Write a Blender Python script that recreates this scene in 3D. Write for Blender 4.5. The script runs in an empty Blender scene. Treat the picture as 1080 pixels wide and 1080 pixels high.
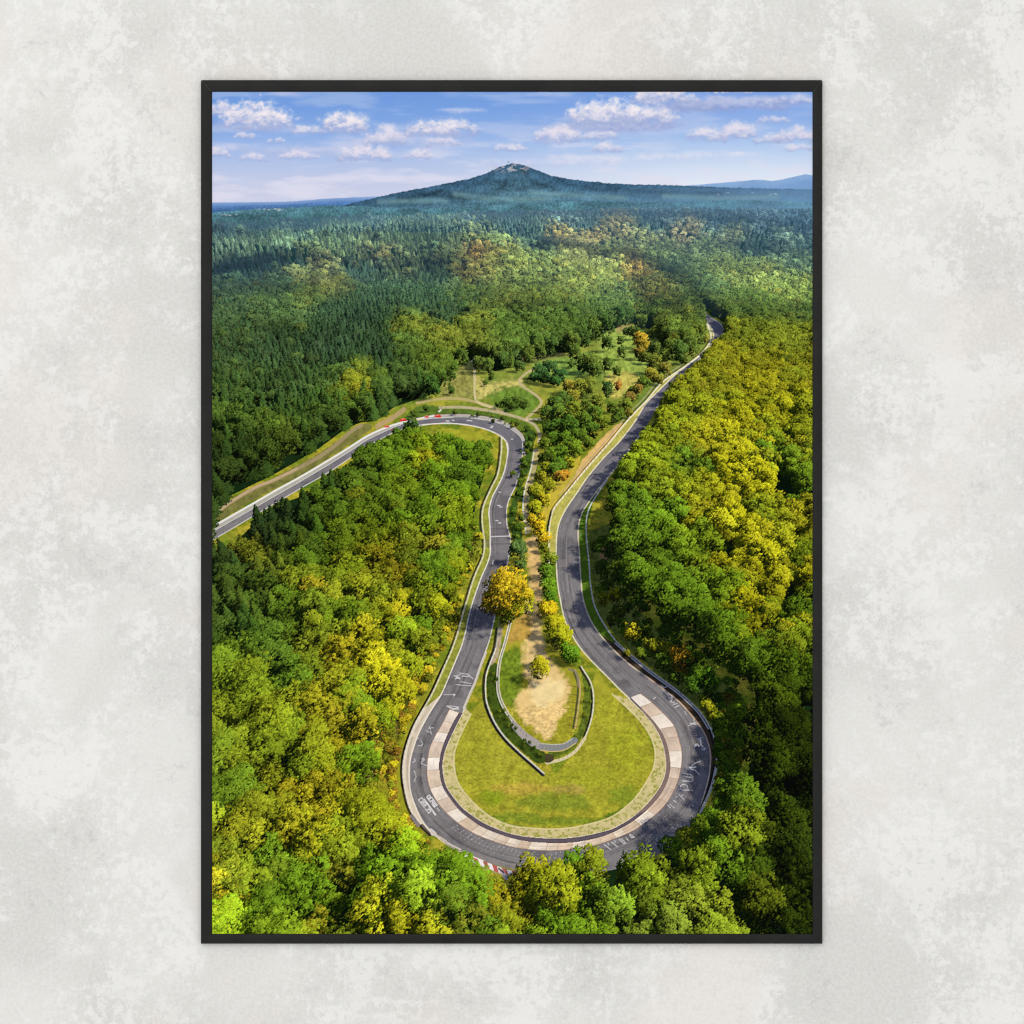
import math
import numpy as np

# ----------------------------------------------------------------------------
# THE PRINTED PICTURE: a small point renderer works out the ink of the print
# (an aerial view of a looping race track in a wood) as a grid of colours.
# ----------------------------------------------------------------------------
RS = 2.0                                   # ink dots per layout unit
PX0, PX1, PY0, PY1 = 223.5, 857.0, 96.7, 985.0
RW = int(round((PX1 - PX0) * RS)); RH = int(round((PY1 - PY0) * RS))
rng = np.random.default_rng(7)

def lin(c):
    c = np.asarray(c, dtype=np.float32) / 255.0
    return np.where(c <= 0.04045, c / 12.92, ((c + 0.055) / 1.055) ** 2.4).astype(np.float32)

def ss(a, b, x):
    t = np.clip((x - a) / (b - a), 0, 1)
    return t * t * (3 - 2 * t)

def vnoise(x, y, seed=0):
    xi = np.floor(x).astype(np.int64); yi = np.floor(y).astype(np.int64)
    fx = (x - xi).astype(np.float32); fy = (y - yi).astype(np.float32)
    tab = np.random.default_rng(seed + 1000).random((256, 256)).astype(np.float32)
    fx = fx * fx * (3 - 2 * fx); fy = fy * fy * (3 - 2 * fy)
    x0 = xi & 255; x1 = (xi + 1) & 255; y0 = yi & 255; y1 = (yi + 1) & 255
    a = tab[y0, x0]; b = tab[y0, x1]; c = tab[y1, x0]; d = tab[y1, x1]
    return (a + (b - a) * fx) * (1 - fy) + (c + (d - c) * fx) * fy

def fbm(x, y, oct=4, seed=0, gain=0.5):
    s = 0; a = 1; t = 0
    for k in range(oct):
        s = s + a * vnoise(x * 2 ** k + 17.3 * k, y * 2 ** k + 5.1 * k, seed + k)
        t += a; a *= gain
    return s / t

def spline(pts, n=8):
    p = np.array(pts, dtype=float)
    q = np.vstack([2 * p[0] - p[1], p, 2 * p[-1] - p[-2]])
    out = []
    t = np.linspace(0, 1, n, endpoint=False)[:, None]
    for i in range(1, len(q) - 2):
        a, b, c, d = q[i - 1], q[i], q[i + 1], q[i + 2]
        out.append(0.5 * (2 * b + (c - a) * t + (2 * a - 5 * b + 4 * c - d) * t ** 2 + (3 * b - a - 3 * c + d) * t ** 3))
    out.append(p[-1:])
    return np.vstack(out)

def to_r(p):
    p = np.asarray(p, dtype=float)
    return np.stack([(p[:, 0] - PX0) * RS, (p[:, 1] - PY0) * RS], 1)

GX, GY = np.meshgrid((np.arange(RW) + 0.5) / RS + PX0, (np.arange(RH) + 0.5) / RS + PY0)
GX = GX.astype(np.float32); GY = GY.astype(np.float32)

def box(x0, x1, y0, y1):
    return (slice(max(0, int(y0)), min(RH, int(y1) + 1)), slice(max(0, int(x0)), min(RW, int(x1) + 1)))

def fill(pts):
    """inside test of a polygon -> (slice, bool)"""
    p = to_r(pts)
    s = box(p[:, 0].min() - 1, p[:, 0].max() + 1, p[:, 1].min() - 1, p[:, 1].max() + 1)
    ys = np.arange(s[0].start, s[0].stop) + 0.5; xs = np.arange(s[1].start, s[1].stop) + 0.5
    m = np.zeros((len(ys), len(xs)), dtype=bool)
    if m.size == 0:
        return s, m
    for (xa, ya), (xb, yb) in zip(p, np.roll(p, -1, 0)):
        if ya == yb:
            continue
        r = np.nonzero((ys >= min(ya, yb)) & (ys < max(ya, yb)))[0]
        if len(r) == 0:
            continue
        xc = xa + (ys[r] - ya) / (yb - ya) * (xb - xa)
        m[r] ^= xs[None, :] < xc[:, None]
    return s, m

def dist(pts, reach):
    """distance (in layout units) to a polyline, within reach -> (slice, d)"""
    p = to_r(pts); R = reach * RS + 2
    s = box(p[:, 0].min() - R, p[:, 0].max() + R, p[:, 1].min() - R, p[:, 1].max() + R)
    D = np.full((s[0].stop - s[0].start, s[1].stop - s[1].start), 1e9, dtype=np.float32)
    if D.size == 0:
        return s, D
    for (xa, ya), (xb, yb) in zip(p[:-1], p[1:]):
        t = box(min(xa, xb) - R, max(xa, xb) + R, min(ya, yb) - R, max(ya, yb) + R)
        if t[0].stop <= t[0].start or t[1].stop <= t[1].start:
            continue
        X = np.arange(t[1].start, t[1].stop)[None, :] + 0.5; Y = np.arange(t[0].start, t[0].stop)[:, None] + 0.5
        dx, dy = xb - xa, yb - ya; L = dx * dx + dy * dy + 1e-9
        u = np.clip(((X - xa) * dx + (Y - ya) * dy) / L, 0, 1)
        d = np.hypot(X - xa - u * dx, Y - ya - u * dy) / RS
        w = (slice(t[0].start - s[0].start, t[0].stop - s[0].start), slice(t[1].start - s[1].start, t[1].stop - s[1].start))
        D[w] = np.minimum(D[w], d)
    return s, D

# ---------------------------------------------------------------- viewpoint of the picture
FOC, CX, CY, HGT, TILT = 600.0, 540.25, 540.85, 100.0, math.atan2(540.85 - 212.0, 600.0)
CT, ST = math.cos(TILT), math.sin(TILT)
SUN = np.array([0.72, 0.06, 0.70]); SUN /= np.linalg.norm(SUN)

def project(x, y, z):
    zz = z - HGT
    d = y * CT - zz * ST
    u = CX + FOC * x / d
    v = CY - FOC * (y * ST + zz * CT) / d
    return u, v, d

def ground(u, v, z=0.0):
    a = (u - CX) / FOC; b = (CY - v) / FOC
    dz = b * CT - ST; dy = CT + b * ST
    t = (z - HGT) / np.minimum(dz, -1e-3)
    return a * t, dy * t

def terrain(x, y):
    z = (50 + 12 * ss(-700, 700, x)) * ss(650, 2300, y)
    w = fbm(x / 300 + 3, y * 0 + 7, 2, 63) - .5
    z = z + 44 * ss(190, -160, x) * np.exp(-((y - 990 + .22 * x - 160 * w) / 125) ** 2)         # ridge on the left
    z = z + 20 * ss(-900, -100, x) * ss(900, 200, x) * np.exp(-((y - 1480 + 260 * w) / 170) ** 2)
    z = z + 20 * np.exp(-((x - 6) / 95) ** 2 - ((y - 800) / 95) ** 2)                              # spur before the valley
    z = z + 12 * np.exp(-((x - 130) / 150) ** 2 - ((y - 1010) / 90) ** 2)
    z = z + 9 * np.exp(-((x + 170) / 150) ** 2 - ((y - 620) / 90) ** 2)
    z = z + 7 * np.exp(-((x - 20) / 100) ** 2 - ((y - 560) / 70) ** 2)
    z = z - 9 * np.exp(-((x - 120 - .12 * (y - 600)) / 38) ** 2) * ss(470, 560, y) * ss(1000, 850, y)   # the valley the track follows
    z = z + 8 * (fbm(x / 220 + 9, y / 220 + 3, 2, 61) - 0.5) * ss(450, 900, y)
    return z

def haze_amount(d):
    return 1 - np.exp(-np.maximum(d - 450, 0) / 2700.0)
HAZE = lin((98, 138, 172))

# ---------------------------------------------------------------- sky
SKYH = int((250 - PY0) * RS)
def paint_sky(img):
    X = GX[:SKYH]; Y = GY[:SKYH]
    t = ss(97, 212, Y)[..., None]
    right = ss(380, 800, X)[..., None]
    top = np.array([112, 154, 220.]) * (1 - right) + np.array([128, 164, 226.]) * right
    mid = np.array([156, 183, 229.]) * (1 - right) + np.array([178, 202, 236.]) * right
    low = np.array([200, 205, 228.]) * (1 - right) + np.array([231, 236, 244.]) * right
    c = np.where(t < 0.5, top + (mid - top) * t * 2, mid + (low - mid) * (t * 2 - 1))
    n1 = fbm(X / 46, Y / 9, 5, 11); n2 = fbm(X / 13, Y / 8, 5, 23, 0.6)
    # thin veils
    veil = ss(0.42, 0.78, n1) * (0.30 + 0.45 * ss(130, 185, Y))
    c = c + (np.array([222, 220, 236.]) - c) * veil[..., None]
    n3 = fbm(X / 9, Y / 6, 5, 31, .62)
    wx = (fbm(X / 5, Y / 4, 4, 35, .6) - .5); wy = (fbm(X / 5 + 40, Y / 4, 4, 36, .6) - .5)
    cr = np.random.default_rng(77)
    def bank(cx, cy, w, h, k=1.0, soft=0.0, white=(240, 231, 236), grey=(158, 171, 212), flat=0.6):
        nonlocal c
        s = box((cx - 1.9 * w - PX0) * RS, (cx + 1.9 * w - PX0) * RS, (cy - 2.2 * h - PY0) * RS, (cy + 2.0 * h - PY0) * RS)
        s = (slice(s[0].start, min(s[0].stop, SKYH)), s[1])
        if s[0].stop <= s[0].start or s[1].stop <= s[1].start:
            return
        if soft >= .25:                                # veils
            x = (X[s] - cx) / w; y = (Y[s] - cy) / h
            a = ss(0.02, 1.0, 1 - np.sqrt(x * x + y * y) + (n2[s] - 0.5) * .9 + (n1[s] - .5) * .9) * k; a = np.minimum(a, .92)
            lit = ss(.6, -.7, y + (n3[s] - .5) * 2)
        else:                                          # heaped puffs over a flat base
            x = X[s] + wx[s] * h * 1.1; y = Y[s] + wy[s] * h * .8
            n = int(12 + w / 1.6); best = np.full(x.shape, -9.0, np.float32); lit = np.zeros(x.shape, np.float32)
            for q in range(n):
                t = cr.uniform(-1, 1); dome = math.sqrt(max(0, 1 - t * t))
                r = h * cr.uniform(.40, .70) * (.55 + .45 * dome); px = cx + t * w * .95; py = cy + h * .35 - dome * h * cr.uniform(.15, .95)
                e = 1 - np.sqrt(((x - px) / (r * 1.35)) ** 2 + ((y - py) / r) ** 2)
                e = np.minimum(e, (cy + h * .62 - y) / (h * .45))
                nl = .5 - .55 * (y - py) / r + .12 * (x - px) / r + .25 * e
                m = e > best; lit = np.where(m, nl, lit); best = np.where(m, e, best)
            a = ss(-.34, .9, best + (n3[s] - .5) * .7) * k
            lit = ss(.30, 1.75, lit + .42 - .75 * (Y[s] - cy) / h + (n3[s] - .5) * 1.3)
        col = np.array(grey, float) + (np.array(white, float) - np.array(grey, float)) * lit[..., None]
        c[s] = c[s] + (col - c[s]) * a[..., None]
    bank(775, 111, 92, 13, 1.7, .35, (184, 193, 225), (142, 160, 210), 1)
    bank(835, 106, 40, 8, 1.4, .35, (206, 210, 232), (150, 166, 214), 1)
    bank(640, 128, 74, 16, 1.2, .4, (214, 214, 234), (170, 182, 220), 1)
    bank(300, 160, 110, 12, .6, .5, (206, 206, 228), (180, 188, 222), 1); bank(430, 150, 90, 14, .5, .5, (208, 208, 230), (182, 190, 224), 1)
    bank(700, 166, 150, 9, .7, .4, (232, 230, 240), (200, 208, 232), 1)
    bank(560, 172, 120, 8, .55, .4, (222, 222, 238), (188, 198, 230), 1)
    bank(480, 116, 44, 5, .75, .4, (226, 222, 238), (190, 200, 232), 1)
    bank(300, 99, 20, 4, .5, .3, (210, 208, 230), (180, 190, 225), 1)
    bank(560, 100, 60, 4, .45, .4, (216, 216, 236), (180, 194, 230), 1)
    for b in [(228, 116, 15, 12), (258, 144, 12, 5), (292, 149, 9, 4), (229, 162, 12, 7), (268, 167, 14, 6),
              (315, 165, 22, 6), (385, 164, 28, 11), (408, 146, 20, 13), (466, 151, 19, 7), (441, 164, 15, 7),
              (540, 157, 20, 6), (590, 144, 23, 13), (636, 144, 21, 8), (640, 157, 15, 7), 
              (745, 144, 21, 9), (778, 141, 20, 11), (812, 148, 18, 7), (842, 144, 26, 11), (815, 127, 17, 5),
              (850, 157, 24, 6)]:
        bank(*b, k=.55 + .3 * min(1, b[3] / 11), soft=.12, white=(236, 226, 234))
    bank(325, 138, 18, 6, .8); bank(362, 138, 30, 5, .7, .3, (190, 198, 226), (164, 176, 216), 1); bank(362, 132, 24, 14, 1.0); bank(272, 135, 42, 6, .8, .3, (190, 198, 226), (160, 173, 215), 1); bank(270, 125, 34, 19, 1.0)
    bank(466, 142, 44, 5, .7, .3, (196, 202, 228), (168, 180, 218), 1); bank(466, 137, 40, 11, .95); bank(655, 132, 76, 8, 1.2, .3, (176, 186, 220), (150, 165, 210), 1); bank(655, 122, 58, 19, 1.0, .1, (242, 234, 238), (156, 170, 212)); bank(650, 136, 50, 6, .6, .1, (190, 196, 226), (166, 178, 218))
    bank(735, 112, 60, 8, 1.1, .3, (176, 186, 220), (148, 164, 210), 1); bank(699, 103, 30, 14, .95); bank(770, 97, 26, 4, .9)
    img[:SKYH] = lin(c)

# ---------------------------------------------------------------- far country
def paint_far(img):
    X = GX[:SKYH + 40]; Y = GY[:SKYH + 40]; view = img[:SKYH + 40]
    bump = (fbm(X / 2.2, Y * 0 + 3.3, 2, 77) - 0.5)
    def layer(edge, c0, c1, depth, rough, tex, seed, x_fade=None):
        e = spline(edge, 10)
        top = np.interp(X[0], e[:, 0], e[:, 1])[None, :] + bump * rough
        a = np.clip((Y - top) * RS, 0, 1)
        t = np.clip((Y - top) / depth, 0, 1)[..., None]
        c = np.array(c0, float) + (np.array(c1, float) - np.array(c0, float)) * t
        n = fbm(X / 1.3, Y / 1.5, 2, seed) - 0.5
        m = fbm(X / 24, Y / 6, 3, seed + 5) - 0.5
        c = c * (1 + (tex * n * 1.5 + tex * m * 1.6)[..., None])
        view[:] = view + (lin(np.clip(c, 0, 255)) - view) * a[..., None]
        return a
    layer([(215, 213.5), (300, 212.5), (350, 209), (400, 207), (440, 205), (560, 206), (870, 207)], (140, 168, 212), (82, 122, 180), 6, .3, .05, 41)
    layer([(215, 217), (290, 216), (340, 213), (380, 213), (420, 214), (870, 214)], (92, 132, 186), (62, 100, 148), 6, .3, .16, 42)
    layer([(215, 240), (640, 206), (690, 199.5), (715, 196.5), (745, 194), (780, 191), (800, 189.5), (815, 190.5), (830, 188), (845, 184.5), (852, 184), (870, 187)],
          (140, 172, 212), (122, 158, 204), 8, .4, .05, 43)
    layer([(215, 236), (340, 224), (365, 216), (385, 211), (420, 203), (450, 197.5), (480, 191.5), (500, 186.8), (515, 181.5), (527, 176), (535, 173.5), (541, 172.5), (549, 173.5), (558, 176),
           (567, 179.5), (580, 184.5), (600, 188.6), (630, 192), (660, 194), (700, 195), (740, 196.5), (780, 198), (870, 200)],
          (56, 88, 114), (86, 126, 144), 30, 1.6, .34, 44)
    # bluer towards the right
    w = (ss(560, 860, X) * ss(193, 203, Y) * 0.6)[..., None]
    view[:] = view + (lin((116, 156, 196)) - view) * w
    for fold in ([(520, 183), (508, 192), (490, 200)], [(552, 180), (560, 190), (575, 197)], [(470, 200), (450, 206), (420, 210)], [(590, 190), (610, 197), (650, 201)], [(535, 186), (530, 198), (515, 207)], [(640, 197), (700, 203), (760, 204)], [(440, 206), (480, 208), (530, 212)]):
        s, D = dist(spline(fold, 8), 7); q = np.exp(-(D / 2.6) ** 2) * .38 * np.clip(.4 + 1.4 * fbm(GX[s] / 4, GY[s] / 2, 3, 57), 0, 1)
        img[s] = img[s] * (1 - q[..., None] * .8)
        img[s] = img[s]
    for gl in ([(480, 205), (520, 210), (580, 210)], [(560, 203), (600, 206), (660, 209)], [(700, 207), (760, 209), (820, 208)], [(400, 213), (440, 212), (470, 212)]):
        s, D = dist(spline(gl, 8), 8); q = np.exp(-(D / 2.8) ** 2) * .40 * np.clip(.2 + 1.4 * fbm(GX[s] / 6, GY[s] / 2, 3, 58), 0, 1); blend(img, s, q, (132, 170, 168))
    # rock on the summit
    m = ss(.52, .66, fbm(X / 3.4, Y / 2.0, 3, 52)) * np.exp(-((X - 541) / 15) ** 2 - ((Y - 177) / 4.2) ** 2) * (Y > 173.5)
    view[:] = view + (lin((182, 178, 184)) - view) * np.clip(m * 1.2, 0, .8)[..., None]
    s, D = dist([(536, 172), (536, 170.6)], 2); q = np.clip(.9 - D, 0, 1)[..., None]; img[s] = img[s] + (lin((90, 105, 135)) - img[s]) * q
    layer([(215, 225), (255, 221.5), (300, 219), (350, 217), (400, 218), (450, 220), (520, 216), (600, 212), (700, 213), (780, 211), (870, 214)],
          (84, 126, 142), (66, 108, 112), 16, 2.2, .34, 45)
    w = (ss(560, 860, X) * ss(206, 220, Y) * 0.6)[..., None]
    view[:] = view + (lin((112, 154, 190)) - view) * w
    for k in range(26):                       # far hamlet and glints
        cx, cy = (rng.normal(294, 8), rng.normal(221.4, .9)) if k < 14 else ((rng.normal(243, 6), rng.normal(227, .6)) if k < 20 else (rng.uniform(660, 840), rng.uniform(203, 207)))
        s, D = dist([(cx - .8, cy), (cx + .8, cy)], 2); q = np.clip(.75 - D, 0, 1)[..., None] * .6
        img[s] = img[s] + (lin((214, 222, 226)) - img[s]) * q

# ---------------------------------------------------------------- the track and the clearings
UP_OUT = [(222, 562), (272.5, 533), (317, 507.5), (346.4, 490), (371.7, 474), (385, 465), (399, 458), (419.4, 449), (439, 443.5), (458, 441), (478, 440), (497, 440.8), (516.7, 443.6), (532, 448.4), (544, 456), (550.7, 464),
          (551, 477), (549.2, 491), (546.8, 502.5), (543, 514), (536.5, 527.8), (534, 541.4), (535, 555), (538, 566.7), (538.4, 578), (536.7, 586), (534, 600), (529, 625), (523, 645), (516.7, 673), (511.7, 688), (506, 703), (501, 718), (495, 731.7), (489, 746)]
UP_IN = [(222, 571), (262.8, 547), (319, 514), (344.4, 499.5), (367.8, 484), (385, 472), (404.7, 461.5), (419, 454.5), (439, 449.2), (458, 447), (478, 446.7), (497, 449), (513, 453), (526.4, 459), (534, 466), (535.7, 474), (533.8, 489), (530, 502.5),
         (524.4, 514), (518.6, 525.8), (515.7, 539.4), (516.7, 555), (517, 573), (516.7, 585), (513, 596.7), (508, 608), (503, 621.7), (498, 636.7), (494, 651.7), (491, 666.7), (486.7, 681.7), (480, 698), (471.7, 718), (465, 733), (453, 751.7),
         (443, 770), (436.7, 786.7), (432.5, 803), (431.7, 820), (433, 835), (438, 850), (445, 865), (453, 875), (468, 888), (486, 898), (510, 908), (540, 916), (580, 922), (620, 921), (660, 914), (700, 898), (722, 880), (735.6, 859.6), (741, 843), (746.7, 822.6),
         (749, 806), (748.5, 791), (743, 774), (732, 757.8), (717, 741), (700, 727), (683.7, 715), (663, 700), (646.7, 685), (631.7, 668), (621.7, 651.7), (615, 631.7), (612.5, 610), (611, 585), (609.7, 560), (613, 543), (620, 531), (628.4, 519), (637.6, 508),
         (656, 485), (680.4, 450.7), (692.6, 430), (700.7, 416), (715, 400), (733, 383), (749.6, 369), (760, 357), (763, 350), (760, 342), (748, 334), (741, 327), (737, 321)]
RT_IN = [(733.5, 323), (737.4, 331), (745.6, 341), (751.8, 350), (751.5, 360), (743.5, 371), (727, 383.5), (711, 396), (692.6, 414), (680.4, 426.5), (668, 446.7), (652, 467), (635.6, 484), (619, 504), (609.6, 518), (594.4, 541), (587.6, 561), (586.7, 590), (588, 615), (591, 633), (595, 651.7), (601.7, 666.7),
         (611.7, 683), (626.7, 700), (641.7, 715), (653, 726.7), (664, 737)]
SLAB_O = [(474, 748), (466.7, 763), (458, 778), (453, 790), (450.5, 806.7), (451, 821.7), (454.5, 834), (461.7, 846.7), (471.7, 858), (483, 868), (493, 875), (506.7, 882), (526, 889), (545, 894), (569.6, 896.7), (590, 896.7), (605, 895), (629, 891), (645, 885.5), (667, 876.5), (683.7, 865),
          (698.5, 852), (707.8, 839), (715, 822.6), (718.5, 806), (719, 793), (716, 780), (711.5, 767), (704, 757), (693, 746), (684, 738), (675.4, 731.5)]
SLAB_I = [(484, 751.7), (478, 761.7), (471, 776.7), (466, 790), (463.3, 803), (463.7, 816.7), (467, 830), (474.5, 842), (484, 854), (494, 862.5), (508, 872), (526.5, 879.8), (545, 885.3), (562, 888), (584, 889.2), (605, 888.4), (629, 884), (643.7, 879), (656, 873), (669, 865), (683, 853.5), (695.5, 839.5), (703, 826), (706.8, 811.5),
          (706.2, 798.5), (703, 784), (697, 770.7), (687, 757.8), (676, 746.7), (665, 735.6)]
GRAV_O = [(490, 746), (488, 751.7), (476, 776), (470, 790), (467, 803), (467.2, 816), (470.5, 829), (477.5, 840), (487, 851.5), (497, 859.5), (511, 868.5), (529, 876.3), (547, 881.3), (564, 883.4), (584, 884.3), (603, 883.5), (622, 880.5), (643.7, 875), (655, 869.5), (667, 862), (680.5, 850), (691.8, 836.5), (699, 824), (702.3, 811), (701.5, 797), (698, 782), (690, 766), (677, 750), (664, 737)]
GRAV_I = [(496.7, 753), (490, 766.7), (483, 781.7), (479, 796.7), (479.7, 811.7), (483, 825), (491.7, 838), (503, 850), (518, 861.7), (536.7, 870), (555, 873), (578.5, 874.3), (599, 873.3), (621.5, 869), (643.7, 862), (658.5, 852), (671, 840), (683.7, 821), (689.5, 808), (690.5, 791), (685.6, 776), (676, 761.5), (661.5, 746.7), (645.7, 732)]
LEFT_BAR = [(529, 462), (528.5, 478), (525, 500), (518, 515), (510, 534), (508.5, 550), (511, 573), (509, 588), (502.5, 603), (498, 615), (493, 631.7), (488, 648), (483, 666.7), (476.7, 685), (468, 705), (456.7, 730), (446.7, 748), (437.5, 765), (431, 781.7), (426.7, 798), (425.3, 815), (427.5, 833), (431.7, 850), (438, 861.7), (448, 873), (456, 880)]
RIGHT_RAIL = [(640, 506), (628, 524), (620, 540), (618, 560), (621, 593), (622.5, 615), (626.7, 638), (636.7, 658), (650, 676.7), (666.7, 691.7), (686.7, 708), (706.7, 722.5), (720.7, 733.7), (737.4, 750), (748.5, 767), (754.2, 783.7), (755, 802), (752, 820.7), (746.7, 837), (737.4, 857.8)]
MID_RAIL = [(741.5, 337), (749, 350), (748.6, 361), (739.4, 373), (723, 386), (698.7, 403), (682.4, 422), (664, 441), (641.7, 468), (617, 496), (599, 518), (594, 524), (583, 539), (579, 561), (579, 598)]
ISL_1 = [(527, 655), (525.8, 663), (523, 683), (517.5, 698), (513, 711.7), (512, 728), (514, 743), (521.7, 761.7), (533, 778), (548, 793), (561.7, 805), (574, 816)]
ISL_2 = [(540, 650), (538, 656.7), (533, 676.7), (527.5, 695), (525.3, 710), (525.6, 730), (531.7, 746.7), (543, 763), (558, 778), (571.7, 786.5), (588, 786.5), (604, 780), (606.7, 768), (610, 746.7), (611.7, 723), (606.7, 706.7)]
ISL_3 = [(613, 703), (623, 720), (626, 736.7), (624, 756.7), (616.7, 778), (606.7, 791.7), (593, 800), (576.7, 804)]
CLEAR = [(223, 540), (245, 522), (290, 500), (335, 474), (365, 452), (380, 446), (396, 444), (415, 430), (440, 421), (462, 413), (470, 397), (482, 386), (500, 380), (522, 392), (545, 386), (560, 376), (600, 372), (640, 350), (668, 340), (690, 350), (702, 372), (722, 374), (736, 360),
         (741, 345), (732, 325), (745, 329), (764, 341), (770, 352), (757, 368), (737, 385), (718, 403), (707, 425), (692, 447), (674, 472), (657, 497), (650, 522), (648, 560), (656, 598), (670, 622), (698, 642), (734, 660), (772, 690), (796, 730), (800, 770), (792, 800), (786, 832), (775, 857),
         (753, 879), (724, 894), (694, 906), (664, 912), (640, 912), (617, 909), (610, 918), (592, 934), (575, 926), (560, 921), (548, 938), (522, 938), (500, 927), (480, 918), (455, 908), (430, 896), (405, 874), (394, 840), (391, 800), (392, 775), (408, 752), (424, 727), (434, 702), (442, 681), (456, 659),
         (474, 628), (481, 600), (489, 578), (499, 550), (503, 525), (510, 503), (514, 485), (505, 472), (480, 465), (455, 464), (440, 460), (432, 457), (415, 464), (395, 474), (372, 492), (350, 506), (320, 523), (300, 530), (290, 533), (270, 550), (262, 559), (240, 578), (223, 592)]

def blend(img, s, a, col):
    img[s] = img[s] + (lin(col) - img[s]) * np.clip(a, 0, 1)[..., None]

def stroke(img, pts, w, col, a=1.0, off=(0, 0), smooth=True, rough=0):
    p = spline(pts, 8) if smooth else np.array(pts, float)
    p = p + np.array(off)
    s, D = dist(p, w + 1)
    al = np.clip((w / 2 - D) * RS + 0.5, 0, 1) * a
    if rough:
        al = al * np.clip(1 + rough * (fbm(GX[s] / 2.5, GY[s] / 2.5, 3, int(w * 31) + 5) - 0.5) * 2, 0, 1)
    blend(img, s, al, col)

def area(img, pts, col, soft=0.0, var=0.0, seed=0, scale=8.0, a=1.0):
    p = spline(list(pts) + [pts[0]], 6)[:-1]
    s, m = fill(p)
    if m.size == 0:
        return
    al = m.astype(np.float32)
    if soft:
        s2, D = dist(np.vstack([p, p[:1]]), soft)
        y0 = max(s[0].start, s2[0].start); y1 = min(s[0].stop, s2[0].stop); x0 = max(s[1].start, s2[1].start); x1 = min(s[1].stop, s2[1].stop)
        full = np.zeros(D.shape, np.float32)
        full[y0 - s2[0].start:y1 - s2[0].start, x0 - s2[1].start:x1 - s2[1].start] = al[y0 - s[0].start:y1 - s[0].start, x0 - s[1].start:x1 - s[1].start]
        s = s2
        sd = np.where(full > 0, np.minimum(D, soft), -np.minimum(D, soft)) + (fbm(GX[s] / scale, GY[s] / scale, 4, seed + 9) - 0.5) * soft * 1.6
        al = ss(-soft * .5, soft * .5, sd)
    c = lin(col) * (1 + (var * 2 * (fbm(GX[s] / scale, GY[s] / scale, 5, seed, .6) - 0.5))[..., None])
    al = (al * a)[..., None]
    img[s] = img[s] + (c - img[s]) * al

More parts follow.
